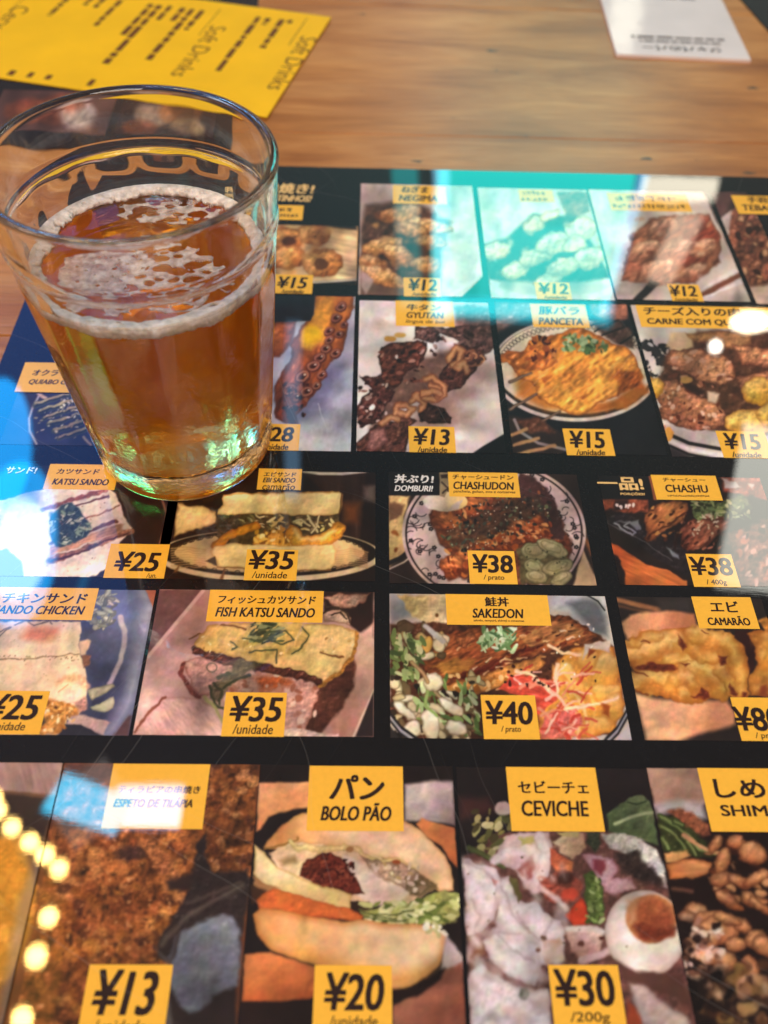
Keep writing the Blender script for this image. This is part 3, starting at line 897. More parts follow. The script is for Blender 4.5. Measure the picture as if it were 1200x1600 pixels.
t.P([(530, 650), (600, 625), (620, 690), (560, 740), (515, 730)], '8a5850', soft=2, w=2, tex=(0.4, 6), e=('45201a', 5))
t.E(545, 535, 16, 14, 'ecdcd4', soft=1.6, w=2).E(660, 300, 7, 10, 'f0e0d4', soft=1.4)
t.P([(1171, 655), (1180, 760), (1002, 760), (1060, 720)], INK0, soft=1.2, w=0)
t.build(menu, 'photo of dark beef tongue skewers on a white plate')
t.name((653, 36), (931, 160), ('牛タン', 702, 868, 54, 84), ('GYUTAN', 702, 880, 92, 120), ('língua de boi', 700, 886, 127, 148, {'sh': 0.2, 'b': 0.01}))
t.price((714, 625), (937, 750), ('¥13', 730, 914, 636, 714), ('/unidade', 756, 898, 722, 748))

# --- panceta
t = Tile(Z4, (31, 38), (768, 692), '17161a')
t.P([(31, 38), (190, 38), (190, 90), (120, 130), (40, 170)], '6a4a40', soft=6, tex=(0.4, 9))
t.P([(440, 45), (600, 45), (600, 110), (520, 120), (440, 90)], '8a5240', soft=5, tex=(0.4, 9))
t.E(372, 330, 355, 218, 'c9b8ac', rot=2, soft=1.5, w=0).E(372, 326, 343, 206, '1c1818', rot=2, soft=1.5, w=0).E(372, 318, 335, 196, 'd9c6ac', rot=2, soft=2, w=0)
for k in range(46):
    a = 3.3 + k * 0.07
    t.E(372 + 318 * math.cos(a), 318 + 180 * math.sin(a), 11, 7, '2a2422', rot=math.degrees(a), ring=3, soft=1, w=0.3)
t.P([(450, 120), (560, 110), (620, 170), (630, 240), (560, 220), (480, 170)], '463028', soft=5, w=2, tex=(0.5, 9))
for q in (((460, 165), (560, 115)), ((490, 180), (600, 140)), ((570, 215), (625, 180)), ((440, 140), (520, 118))): t.L(q, 8, '141012', soft=1.4)
t.P([(120, 300), (300, 440), (560, 470), (690, 400), (640, 460), (450, 515), (250, 500), (130, 440)], 'c8782e', soft=14, w=2)
t.P([(540, 460), (660, 380), (690, 420), (590, 490), (430, 510)], 'a0581e', soft=6, w=2)
t.P([(62, 258), (90, 240), (150, 245), (200, 190), (260, 185), (330, 163), (400, 150), (480, 180), (540, 215), (600, 232), (640, 280), (662, 340), (640, 390), (590, 430), (540, 450), (470, 470), (420, 520), (350, 524), (300, 490), (230, 455), (210, 400), (150, 370), (110, 320), (70, 290)],
    'c4702a', soft=2, w=3.5, tex=(0.55, 9, -35, 2.2), e=('5e2610', 7), g=('d88e3a', 250, 230, 380, 420))
t.P([(70, 260), (140, 250), (250, 215), (300, 290), (240, 330), (130, 320)], 'b5642a', soft=4, w=4, tex=(0.6, 7, -30, 2), e=('4e1e0e', 6))
r_ = random.Random(4)
for k in range(60):
    x, y = r_.uniform(170, 620), r_.uniform(230, 470)
    if (x - 390) ** 2 / 240 ** 2 + (y - 350) ** 2 / 125 ** 2 > 1: continue
    l = r_.uniform(14, 48); a = math.radians(-38 + r_.uniform(-25, 25))
    t.L([(x, y), (x + l * math.cos(a), y + l * math.sin(a))], r_.uniform(4, 11), r_.choice(['8a3a12', 'dc9844', 'b85e1c', 'e2aa5c', '6e2e12', 'c87a2c']), soft=4, w=3, taper=0.5, op=0.65)
t.S([(180, 190), (290, 300)], 30, (5, 15), ['4a1c10', '8a4420', '2e120c', 'c87838'], w=2.5)
t.P([(540, 320), (660, 330), (655, 395), (560, 440)], '9c4c1a', soft=8, w=4, tex=(0.6, 7, -40, 2))
t.S([(325, 185), (470, 245)], 55, (5, 13), ['7c9060', '56703e', 'a4b488', '40582e', '8fa070'], asp=2.2, rot=(-20, 80), w=1.5)
t.S([(420, 215), (512, 255)], 24, (5, 11), ['4c6438', '2e4428', '7c9060'], asp=2.2, rot=(20, 80), w=1.5)
for q in (((98, 497), (215, 430)), ((118, 608), (312, 506)), ((100, 380), (190, 340))): t.L(q, 15, '3e2c24', soft=1.6, taper=0.3); t.L(q, 5, '9a7c66', soft=1.4, taper=0.3)
t.P([(31, 540), (120, 520), (260, 560), (330, 600), (330, 692), (31, 692)], '2a201e', soft=5, w=2)
t.P([(110, 540), (220, 530), (290, 590), (180, 600)], '5e3828', soft=6, w=3, tex=(0.5, 9))
t.L([(118, 540), (140, 590), (220, 640), (340, 668)], 12, '8e807c', soft=1.6, w=0)
for q in (((118, 648), (220, 620)), ((130, 688), (290, 650)), ((110, 606), (170, 580))): t.L(q, 14, 'b08458', soft=2)
t.P([(31, 38), (31, 180), (60, 470), (84, 692), (31, 692)], INK0, soft=1, w=0, op=0.0)
t.build(menu, 'photo of grilled pork belly on a plate')
t.name((183, 46), (441, 150), ('豚バラ', 218, 398, 58, 94), ('PANCETA', 220, 414, 107, 137))
t.price((322, 578), (548, 695), ('¥15', 345, 508, 588, 662), ('/unidade', 380, 506, 668, 692))

# --- carne com queijo
t = Tile(Z4, (612, 52), (1492, 708), 'd3c2b6')
t.S([(640, 210), (770, 360)], 26, (10, 24), ['2a2426', '1c181a'], asp=1.7, w=1).S([(640, 210), (770, 360)], 14, (5, 10), ['cfc0b8'], w=1)
t.P([(760, 260), (900, 160), (1200, 160), (1492, 200), (1492, 620), (1000, 600), (760, 520), (720, 400)], '4a2c1e', soft=8, w=3, tex=(0.4, 10))
t.P([(780, 170), (880, 165), (880, 230), (800, 260), (760, 230)], 'd6b488', soft=5, w=3)
t.P([(850, 170), (1000, 165), (1120, 170), (1130, 220), (1040, 240), (960, 220), (880, 210)], 'b07a4c', soft=5, w=3, tex=(0.4, 8), e=('6a3a20', 7))
for q in (((755, 270), (800, 240), (900, 235), (990, 260), (1055, 300), (1060, 360), (1000, 395), (920, 380), (830, 340), (770, 310)),
          ((735, 375), (800, 370), (850, 400), (900, 440), (990, 470), (1020, 520), (1010, 570), (900, 590), (800, 565), (740, 520), (728, 450)),
          ((1060, 360), (1200, 330), (1300, 420), (1200, 480), (1100, 450)), ((1040, 220), (1150, 230), (1300, 260), (1200, 320), (1080, 300))):
    t.P(q, '93563a', soft=2, w=3, tex=(0.55, 7), e=('3c1a10', 8), g=('b87a54', q[0][0], q[0][1] + 90, q[0][0] + 80, q[0][1] - 10))
t.S([(740, 380), (1000, 580)], 60, (4, 12), ['c08060', '5c2a1a', 'a8644a', 'dcae90', '401c12'], w=2, soft=1.6)
t.S([(770, 250), (1050, 380)], 30, (5, 14), ['b98262', '6a3826', 'cf9c7c'], w=2, soft=2.4, rot=(-20, 40), asp=2.4)
for q in ((1165, 420, 80, 62), (1120, 555, 105, 58), (1240, 520, 90, 60), (720, 400, 40, 44), (1300, 350, 80, 60)):
    t.E(*q, 'd69a30', soft=3, w=3.5, tex=(0.35, 8), e=('8a4c14', 8), g=('efc468', q[0], q[1] + 30, q[0] - 20, q[1] - 40))
t.P([(840, 370), (930, 420), (920, 440), (850, 410)], '2e1a14', soft=4, w=2).E(850, 372, 26, 14, 'd09a50', soft=2)
t.P([(940, 420), (990, 430), (980, 470), (940, 460)], 'c9a890', soft=4, w=2)
t.P([(760, 560), (900, 590), (1100, 600), (1492, 640), (1492, 708), (760, 708)], 'bcaaa4', soft=5, w=1)
for r, c, w in ((0, '1a1618', 16), (26, 'd8ccc8', 16), (48, '1a1618', 14), (72, '2a2426', 30)): t.L([(770, 600 + r), (860, 640 + r), (990, 664 + r), (1240, 676 + r), (1492, 670 + r)], w, c, soft=1.6, w=0)
t.E(775, 600, 22, 28, 'c98a3c', soft=2, w=3)
t.build(menu, 'photo of grilled beef with melted cheese')
t.name((632, 52), (1290, 158), ('チーズ入りの肉', 664, 1080, 62, 98), ('CARNE COM QUEIJO', 680, 1126, 112, 144))
t.price((972, 588), (1222, 706), ('¥15', 1003, 1168, 598, 668), ('/unidade', 1042, 1170, 678, 702))

# --- quiabo
t = Tile(Z5, (118, 318), (640, 658), '2e2428')
t.P([(200, 400), (340, 318), (640, 318), (640, 658), (240, 650), (190, 540)], '2c2c44', soft=10)
t.L([(255, 335), (215, 410), (192, 480), (195, 560), (240, 645)], 13, 'b0a8a8', soft=2, w=0)
t.L([(250, 320), (300, 350)], 18, 'c8ac90', soft=2)
for k in range(6):
    x, y = 225 + 32 * k, 395 + 42 * k
    q = [(x, y), (x + 130, y - 40), (x + 250, y - 80)]
    t.L(q, 34, '4a4a38', soft=2, w=2); t.L([(a, b - 9) for a, b in q], 12, 'b49a74', soft=1.8, w=2); t.L([(a, b + 6) for a, b in q], 7, '1c1c24', soft=1.6, w=2)
t.S([(390, 340), (560, 480)], 60, (4, 10), ['c2b0a4', '30303c', '8a7c70', 'e0d0c0', '20202a'], w=2)
t.S([(230, 400), (520, 600)], 40, (4, 9), ['d6c2a4', 'a0906c', '26262c'], w=2, asp=2.4, rot=(-20, 20))
t.L([(540, 600), (590, 650)], 14, 'b89a84', soft=2)
t.build(menu, 'photo of grilled okra')
t.name((168, 118), (640, 318), ('オクラ', 212, 384, 166, 206), ('QUIABO C', 184, 436, 230, 266, {'sh': 0.2}))

# --- katsu sando
t = Tile(Z5, (-330, 775), (1062, 1512), '262028')
t.P([(765, 960), (860, 940), (1062, 980), (1062, 1512), (780, 1500)], '2a1a18', soft=10)
t.L([(1052, 1010), (1078, 1090), (1070, 1180), (1035, 1290)], 13, '96604e', soft=2, w=0)
t.P([(-330, 1000), (20, 1010), (150, 965), (300, 930), (700, 930), (765, 990), (800, 1120), (850, 1180), (845, 1215), (790, 1280), (720, 1420), (620, 1500), (570, 1512), (160, 1508), (140, 1400), (60, 1330), (-330, 1300)],
    'e6c8b2', soft=2, w=2.5, tex=(0.13, 10), g=('f0dccc', 700, 1100, 200, 1200))
for q, w, c in ((((270, 1075), (400, 1030), (520, 990), (690, 950)), 26, '8a4c3a'), (((500, 1050), (600, 1010), (700, 980)), 12, '5a2c24'), (((420, 1180), (560, 1120), (680, 1090), (765, 1040)), 12, '8e5a44'),
                (((330, 1290), (480, 1240), (620, 1195), (760, 1150)), 24, '6e3a2c'), (((320, 1400), (500, 1345), (650, 1290), (850, 1205)), 40, '9a6248'), (((320, 1405), (520, 1350), (640, 1300)), 14, '46241c'), (((580, 1310), (740, 1260), (830, 1225)), 12, '4a2820')):
    t.L(q, w, c, soft=2, w=2.5, tex=(0.4, 6))
t.P([(330, 1320), (560, 1240), (700, 1190), (800, 1160), (800, 1215), (560, 1290), (330, 1370)], 'c48a66', soft=3, w=2.5, tex=(0.4, 7, -20, 2.5))
t.P([(330, 1100), (400, 1040), (470, 1025), (530, 1080), (570, 1150), (590, 1200), (560, 1250), (460, 1290), (370, 1320), (320, 1230), (330, 1160)], '34423c', soft=3, w=2.5, tex=(0.4, 7))
t.S([(330, 1120), (460, 1030), (590, 1190), (470, 1290), (360, 1290)], 90, (5, 15), ['5c6c54', '8c9c7c', '2c3c38', 'b4bc9c', '44544a', 'd0d0b4'], asp=3.2, rot=(-20, 70), w=1.2)
t.S([(300, 940), (720, 1480)], 40, (2, 5), ['8a5a44', 'b48468'], w=1)
t.P([(-330, 775), (330, 775), (290, 940), (150, 965), (20, 1010), (-330, 1020)], '1c1a22', soft=2, w=1)
t.build(menu, 'photo of pork cutlet sandwiches with shredded greens')
t.name((330, 775), (742, 944), ('カツサンド', 370, 650, 808, 842), ('KATSU SANDO', 342, 712, 872, 912, {'sh': 0.15}))
t.price((722, 1290), (1062, 1516), ('¥25', 736, 1046, 1342, 1470), ('/un.', 950, 1020, 1480, 1512, {'b': 0.01}))
t.tagmesh('heading', None, None, [('サンド!', 40, 246, 795, 838)], menu, M_YEL, M_WHITE)

# --- ebi sando
t = Tile(Z6, (76, 52), (1120, 635), '1e1412')
t.P([(740, 60), (1070, 60), (1050, 330), (1040, 420), (900, 420), (960, 280)], '2c1c16', soft=4, tex=(0.2, 14, 90, 4))
t.P([(950, 230), (1040, 230), (1030, 330), (960, 330)], '6a3a1a', soft=14)
t.L([(748, 62), (830, 74), (950, 75), (1070, 62)], 15, 'b7a898', soft=2, w=0).P([(1060, 140), (1120, 140), (1120, 220), (1060, 210)], '5a4840', soft=8)
t.P([(90, 225), (150, 240), (225, 240), (290, 275), (310, 330), (180, 370), (76, 400)], 'd4b070', soft=3, w=2.5, tex=(0.15, 9), e=('6a4424', 5))
t.E(570, 500, 585, 138, 'd2b68e', soft=1.6, w=0).E(570, 488, 560, 122, '1e1612', soft=1.6, w=0).E(570, 486, 498, 106, 'c6a270', soft=2, w=0)
for k in range(60):
    a = 2.6 + k * 0.0665 * 2
    t.E(570 + 508 * math.cos(a), 486 + 108 * math.sin(a), 13, 9, '2a1c14', ring=4, soft=1, w=0.2)
for k in range(9):
    t.L([(60, 462 + 13 * k), (150, 456 + 13 * k), (240, 470 + 12 * k)], 5, 'ab8354', soft=2, w=1.5)
    t.L([(920, 480 + 11 * k), (990, 466 + 11 * k), (1080, 484 + 10 * k)], 5, 'ab8354', soft=2, w=1.5)
t.P([(70, 590), (105, 540), (90, 590)], '6a4020', soft=3).P([(310, 630), (345, 540), (330, 632)], '6a4020', soft=3)
t.P([(310, 270), (930, 285), (945, 400), (820, 470), (300, 440), (300, 330)], '4a3820', soft=3, w=3, tex=(0.5, 9))
t.P([(300, 280), (420, 295), (430, 350), (350, 380), (300, 360)], '3a3226', soft=3, w=3, tex=(0.4, 9))
t.S([(420, 290), (640, 370)], 40, (4, 10), ['b8a468', 'e0c98a', '7a6a38', '5a5430'], asp=5, rot=(20, 30), w=1.5)
t.S([(560, 310), (900, 370)], 30, (5, 14), ['d8b468', 'ecd08c', '8a6a34'], asp=3, rot=(0, 60), w=1.5)
for q in (((770, 290), (800, 350), (820, 380)), ((830, 290), (815, 350), (790, 382)), ((700, 320), (740, 315), (780, 345))): t.L(q, 12, 'e8d49c', soft=1.5, w=1.5, e=('8a7440', 3))
t.L([(290, 448), (350, 408), (430, 372), (505, 348)], 46, 'd48424', soft=2, w=2.5, taper=0.1, tex=(0.35, 7, -25, 2), e=('7a3a10', 6))
t.P([(480, 430), (520, 390), (640, 385), (700, 440), (650, 468), (500, 460)], 'cf8f38', soft=2.5, w=3, tex=(0.4, 8), e=('80461a', 6))
t.S([(500, 360), (690, 450)], 40, (5, 13), ['f0cc84', 'b87824', 'e0a84c', '7a4a1c'], w=2)
t.L([(690, 375), (720, 425), (780, 438), (850, 425), (910, 390), (930, 360)], 72, 'd6902c', soft=2, w=2.5, tex=(0.35, 7), e=('84461a', 8))
t.L([(700, 370), (735, 408), (790, 420), (860, 405), (905, 370)], 18, 'efc270', soft=6, w=2.5)
t.P([(330, 185), (400, 172), (520, 178), (700, 172), (930, 168), (952, 182), (948, 240), (930, 285), (880, 296), (700, 290), (500, 284), (330, 292), (300, 284), (302, 262), (330, 235), (322, 205)], 'e6c27c', soft=1.6, w=1.8, tex=(0.10, 8), e=('9a6a34', 4), g=('efd090', 600, 290, 600, 170))
t.L([(330, 185), (520, 176), (930, 168)], 5, 'a8783c', soft=1.6, w=1.5).L([(945, 180), (940, 240), (930, 290)], 9, '5a3818', soft=1.8, w=2)
t.P([(262, 480), (290, 455), (340, 445), (460, 440), (700, 450), (900, 440), (918, 480), (914, 540), (890, 572), (700, 576), (440, 566), (310, 556), (286, 520)], 'ecc884', soft=1.6, w=1.8, tex=(0.10, 8), e=('aa7a40', 4))
t.L([(300, 558), (440, 568), (700, 578), (890, 574)], 6, '7a5028', soft=1.6, w=1.5).P([(240, 530), (285, 505), (300, 555)], '3a2818', soft=2)
t.P([(76, 620), (300, 625), (560, 632), (860, 625), (1120, 560), (1120, 640), (76, 640)], '191416', soft=1.6, w=0, op=0.0)
t.build(menu, 'photo of a shrimp sandwich on a patterned plate')
t.name((517, 48), (733, 161), ('エビサンド', 540, 712, 67, 91), ('EBI SANDO', 536, 710, 97, 122, {'sh': 0.2}), ('camarão', 532, 708, 128, 160, {'sh': 0.15, 'b': 0.012}))
t.price((455, 468), (710, 633), ('¥35', 456, 706, 474, 574), ('/unidade', 480, 666, 585, 620, {'b': 0.012}))

# --- chashudon
t = Tile(Z7, (90, 64), (1172, 657), '2a1e1c')
t.P([(90, 190), (200, 190), (170, 300), (180, 420), (210, 480), (90, 560)], 'c39a66', soft=4, w=2, tex=(0.2, 9))
t.P([(90, 225), (170, 240), (160, 290), (90, 330)], '6a4632', soft=4, w=3)
t.L([(90, 540), (150, 515), (200, 480)], 26, '211a1a', soft=2, w=0.5).L([(90, 572), (170, 535), (220, 495)], 9, 'b49c90', soft=1.6, w=0)
t.E(125, 385, 22, 12, '8a4a20', soft=3, w=2).E(130, 468, 10, 12, '6a3418', soft=3, w=2)
t.P([(1100, 470), (1180, 640), (1180, 660), (1050, 660)], 'c3a07a', soft=3, w=1).P([(1080, 350), (1172, 480), (1140, 500)], '7a4a2c', soft=5)
t.E(638, 385, 478, 372, 'b89a92', soft=1.6, w=0).E(638, 385, 462, 358, '241a1a', soft=1.4, w=0).E(638, 385, 452, 350, 'bb9f98', soft=1.4, w=0)
r_ = random.Random(9)
for k in range(190):
    a = r_.uniform(0, 6.283); q = r_.uniform(0.70, 0.975)
    x, y = 638 + 452 * q * math.cos(a), 385 + 350 * q * math.sin(a)
    if not (90 < x < 1130 and 70 < y < 650): continue
    if k % 2:
        for b in range(5):
            t.E(x + 8 * math.cos(b * 1.257), y + 7 * math.sin(b * 1.257), 5.4, 5, '1d1719', soft=0.9, w=0.2)
        t.E(x, y, 2.6, 2.4, 'b89c94', soft=0.8, w=0)
    else:
        b = r_.uniform(0, 6.28); R = r_.uniform(18, 34)
        t.L([(x + R * math.cos(b + c * 0.5), y + 0.8 * R * math.sin(b + c * 0.5)) for c in range(6)], 4.5, '2a2022', soft=0.9, w=0.2)
t.P([(290, 290), (330, 240), (460, 180), (760, 120), (900, 160), (990, 300), (1050, 470), (1020, 560), (960, 640), (820, 657), (560, 657), (440, 600), (400, 480), (330, 400)], '6a3420', soft=4, w=4, tex=(0.6, 10), e=('34201c', 10))
t.P([(770, 74), (850, 92), (930, 170), (960, 230), (1010, 390), (1000, 420), (940, 420), (860, 300), (760, 200)], '3a2220', soft=3, w=2, tex=(0.25, 10))
for q in ((520, 255, 80, 60, 0), (420, 330, 90, 50, 30), (780, 360, 90, 50, 40), (640, 440, 110, 40, 10), (450, 420, 60, 60, 0), (480, 520, 60, 70, 0), (420, 560, 60, 70, 20), (880, 360, 60, 34, 30), (840, 300, 60, 30, 20)):
    t.E(q[0], q[1], q[2], q[3], '8c4020', rot=q[4], soft=3, w=4, tex=(0.6, 7, 30, 2), e=('40180e', 8), g=('c47440', q[0], q[1] + 30, q[0], q[1] - 50))
t.S([(390, 250), (520, 600)], 60, (5, 16), ['b4602c', '5a2412', 'd08a50', '8a3c1c'], asp=2.4, rot=(60, 40), w=2, soft=1.6)
t.S([(560, 380), (760, 470)], 50, (5, 15), ['c4682c', '6a2c14', 'e0a060', 'a44c20'], asp=2.2, rot=(20, 40), w=2, soft=1.6)
t.S([(700, 330), (930, 430)], 40, (5, 15), ['b4582c', '5a2414', 'd88a50', '8a3820'], asp=2.2, rot=(30, 40), w=2, soft=1.6)
t.P([(400, 380), (500, 320), (620, 250), (760, 200), (880, 200), (900, 290), (760, 330), (640, 390), (500, 470), (400, 450)], '33261e', soft=8, w=5, tex=(0.6, 7), op=0.75)
t.S([(360, 400), (480, 230), (620, 200), (900, 150), (960, 300), (740, 420), (480, 500)], 170, (4, 11), ['33342a', '1a1816', '454634', '5e6044', '241c18', '2c2a22', '5a3826', '7a4428'], asp=2, rot=(0, 90), w=1.2, soft=1.4)
t.S([(380, 220), (920, 460)], 80, (1.6, 3.6), ['e0c8a8', 'cdb08c', 'f0dcc0'], w=0.6, soft=0.9)
t.E(385, 220, 115, 52, 'e2d2c6', soft=2, w=1, g=('e0bc74', 300, 220, 470, 200)).P([(420, 240), (470, 210), (450, 260), (400, 270)], 'c9b2a4', soft=3, w=2)
t.P([(760, 470), (860, 440), (1000, 480), (1050, 560), (960, 650), (780, 650)], '5a4c30', soft=4, w=3, tex=(0.4, 9))
for q in ((850, 480, 70, 48, 10), (850, 560, 62, 42, 20), (860, 610, 60, 34, 5), (970, 560, 84, 42, -10), (940, 460, 90, 38, 25), (990, 620, 60, 34, -20)):
    t.E(q[0], q[1], q[2], q[3], '94865c', rot=q[4], soft=1.8, w=2, e=('2e2c18', 4), tex=(0.2, 8), g=('b4a67a', q[0], q[1] + 20, q[0], q[1] - 30)); t.E(q[0] - 4, q[1] - 6, q[2] * .66, q[3] * .58, '6e6440', rot=q[4], ring=4, soft=2, w=2)
t.S([(800, 450), (1000, 600)], 16, (2.5, 5), ['2a2818', '544c2c'], w=1)
t.P([(80, 60), (358, 60), (356, 188), (80, 188)], '1a1718', soft=1, w=0)
t.P([(355, 64), (400, 64), (400, 150), (380, 198), (357, 190)], '9a8060', soft=1.4, w=0.5)
t.P([(362, 80), (395, 76), (396, 98), (364, 100)], '3a2820', soft=1.4).L([(365, 120), (396, 150), (370, 175)], 9, '3a2a22', soft=1.4)
t.build(menu, 'photo of a pork rice bowl in a flower pattern dish')
t.name((398, 66), (776, 199), ('チャーシュードン', 420, 740, 82, 107), ('CHASHUDON', 423, 743, 118, 158), ('pancheta, gohan, ovo e conservas', 427, 750, 162, 180, {'b': 0.012}))
t.price((500, 475), (762, 651), ('¥38', 520, 740, 495, 592, {'sh': 0.06}), ('/ prato', 582, 694, 602, 635, {'b': 0.012}))
t.tagmesh('heading', None, None, [('丼ぶり!', 118, 328, 80, 125, {'b': 0.035}), ('DOMBURI!', 120, 323, 137, 167, {'sh': 0.18})], menu, M_YEL, M_WHITE)

# --- chashu
t = Tile(Z8, (133, 100), (1380, 797), '221816')
t.P([(130, 250), (440, 250), (450, 330), (300, 330), (140, 310)], '7c3c28', soft=4, w=3, tex=(0.5, 9))
t.P([(240, 250), (330, 250), (310, 300), (230, 330)], '2a1a18', soft=4, w=2)
t.P([(180, 500), (260, 540), (330, 590), (440, 655), (560, 690), (690, 760), (700, 797), (300, 797), (270, 690), (200, 560)], 'ac4e26', soft=2, w=1.5, tex=(0.22, 7, 25, 6), g=('c46a34', 250, 560, 500, 790))
t.P([(180, 560), (260, 610), (300, 700), (310, 797), (180, 797)], '1a1212', soft=3, w=2)
t.P([(150, 380), (330, 480), (480, 600), (700, 740), (700, 600), (640, 470), (420, 400), (300, 330)], '241c1e', soft=3, w=2, tex=(0.3, 8))
t.L([(170, 385), (400, 500), (600, 635)], 3, '6a6060', soft=1)
for q, c in (([(420, 345), (500, 280), (600, 255), (690, 275), (690, 330), (660, 390), (610, 410), (560, 440), (500, 500), (430, 525), (412, 490), (450, 460), (430, 400)], '93502e'),
             ([(655, 440), (700, 380), (760, 360), (880, 380), (960, 390), (930, 440), (870, 480), (780, 560), (690, 585), (655, 530)], '8e4630'),
             ([(720, 300), (860, 320), (980, 380), (860, 390), (760, 350)], '6a3224')):
    t.P(q, c, soft=2, w=3.5, tex=(0.55, 8, -35, 2), e=('3c1c14', 9), g=('b8703e' if c[0] == '9' else 'a8604a', q[0][0], q[0][1] + 120, q[0][0] + 150, q[0][1] - 60))
t.L([(420, 500), (500, 450), (600, 395), (680, 330)], 9, '3c1c12', soft=2, w=3)
t.S([(430, 270), (680, 500)], 40, (5, 14), ['c48448', '54281a', 'a86438', '3a1c12'], asp=2.2, rot=(-35, 30), w=2, soft=1.8)
t.S([(660, 390), (930, 560)], 40, (5, 14), ['b87056', '4c241c', '9a5640', '381a14'], asp=2.2, rot=(-50, 30), w=2, soft=1.8)
t.P([(690, 330), (730, 300), (640, 460), (620, 560), (600, 520), (650, 420)], '2c1816', soft=4, w=2)
t.P([(890, 105), (1380, 105), (1380, 300), (1120, 240), (920, 200)], '8e4230', soft=4, w=3, tex=(0.45, 10))
t.P([(900, 125), (1000, 130), (1030, 170), (930, 180)], 'cdb4ac', soft=3, w=3).P([(1060, 150), (1110, 160), (1100, 195)], 'cdb4ac', soft=3, w=3)
t.P([(720, 262), (900, 262), (1060, 220), (1080, 290), (1000, 370), (880, 360), (780, 330)], '4c5030', soft=4, w=4, tex=(0.5, 9))
t.S([(730, 265), (1080, 365)], 90, (6, 18), ['8a8c58', 'b4b080', '4a5430', '6c7848', '30361f'], asp=2.6, rot=(30, 80), w=1.5, soft=1.5)
t.S([(720, 340), (880, 470)], 26, (5, 10), ['e0c4a8', 'd0ac90'], asp=1.8, w=1, soft=1.2)
t.L([(240, 395), (300, 440), (350, 470), (365, 455), (300, 410), (330, 385), (390, 430)], 10, '8a868c', soft=2, w=2)
t.P([(250, 390), (390, 378), (400, 430), (370, 440), (330, 395)], '6a686e', soft=3, w=2).P([(565, 545), (640, 595), (645, 620), (600, 600)], '7a7880', soft=3, w=2)
t.S([(250, 280), (360, 300)], 8, (6, 12), ['dcc4b8'], w=2)
t.P([(940, 470), (1380, 300), (1380, 797), (1020, 797)], '6a4034', soft=6, w=4, tex=(0.55, 11))
t.S([(980, 420), (1360, 780)], 60, (8, 22), ['a86048', '4a241c', 'c89080', '2e1a16'], asp=2, rot=(-30, 50), w=2, soft=2)
t.P([(120, 90), (447, 90), (480, 250), (120, 248)], '171517', soft=1.2, w=0)
t.P([(447, 98), (500, 98), (510, 255), (484, 250)], '8a4a2c', soft=1.2, w=1)
t.build(menu, 'photo of sliced braised pork on a dark slab')
t.name((462, 97), (914, 258), ('チャーシュー', 535, 805, 118, 142), ('CHASHU', 552, 820, 160, 208, {'sh': 0.05}), ('%abc', 568, 832, 223, 236, {'sh': 0}))
t.price((680, 590), (1026, 800), ('¥38', 706, 972, 610, 726, {'sh': 0.04}), ('/ 400g', 810, 938, 752, 792, {'b': 0.012, 'sh': 0.05}))
t.tagmesh('heading', None, None, [('一品!', 130, 415, 112, 193, {'b': 0.035, 'sh': 0}), ('PORÇÕES!', 274, 426, 207, 228, {'sh': 0.05})], menu, M_YEL, M_CREAM)

# --- chicken sando
t = Tile(Z9, (-600, 95), (968, 1206), '4b4c66')
t.P([(620, 100), (1100, 100), (1060, 500), (900, 1000), (820, 1206), (600, 1206)], '3c3f58', soft=40, g=('686c8c', 700, 700, 960, 400))
t.P([(1080, 130), (1180, 240), (1060, 700), (970, 1060), (850, 1206), (780, 1206), (960, 900), (1040, 500)], 'a3a6bc', soft=26, w=1, g=('b8b8c8', 900, 1100, 1060, 500))
t.P([(1085, 95), (1200, 95), (1150, 250), (1120, 180)], 'b4694e', soft=2, w=1)
t.P([(970, 1060), (990, 1060), (968, 1210), (850, 1210)], '5a4040', soft=4)
t.L([(905, 320), (918, 370), (938, 420), (935, 540), (905, 650), (865, 740), (825, 820)], 42, 'b8a6ae', soft=3, w=1, taper=0.2)
t.P([(-600, 345), (120, 352), (400, 345), (612, 348), (615, 440), (600, 500), (605, 600), (640, 700), (655, 800), (655, 960), (600, 1040), (500, 1100), (460, 1150), (430, 1200), (-600, 1206)], 'efcfae', soft=2, w=2, tex=(0.08, 9), g=('e6bc94', 300, 500, 450, 1150))
t.P([(560, 1040), (830, 1105), (780, 1206), (640, 1140), (500, 1130)], 'c8a49a', soft=3, w=2, tex=(0.15, 8))
t.P([(440, 1206), (480, 1120), (610, 1125), (780, 1206)], '2b2a34', soft=2, w=1)
t.P([(615, 350), (700, 340), (720, 420), (660, 480), (640, 480)], '43445a', soft=5, w=2)
t.P([(600, 500), (660, 488), (685, 500), (650, 600), (605, 600)], 'd2ac92', soft=3, w=2).P([(610, 600), (690, 605), (670, 680), (630, 700)], '7a5040', soft=3, w=2, tex=(0.4, 6))
t.P([(170, 460), (220, 405), (320, 380), (440, 400), (430, 450), (380, 490), (290, 500), (210, 490)], 'de8452', soft=14, w=2, tex=(0.12, 8))
t.L([(0, 635), (150, 628), (300, 618), (450, 612), (600, 592)], 8, '86684a', soft=1.6, w=2.5, tex=(0.5, 4))
t.S([(0, 605), (600, 645)], 40, (2, 5), ['5e4632', '8a6c4c'], w=1).S([(20, 380), (600, 800)], 40, (2, 4.5), ['a88a68', 'caa884'], w=1)
for q in (((120, 380), (200, 345), (260, 375)), ((0, 440), (80, 395)), ((260, 375), (380, 345), (400, 360)), ((0, 470), (60, 420), (90, 400)), ((470, 350), (610, 345))): t.L(q, 9, '6a5c50', soft=1.6, w=2)
t.E(545, 830, 130, 80, 'd9a47c', soft=6, w=4, tex=(0.25, 9)).E(520, 880, 120, 70, 'ecc0a2', soft=8, w=3, tex=(0.12, 9))
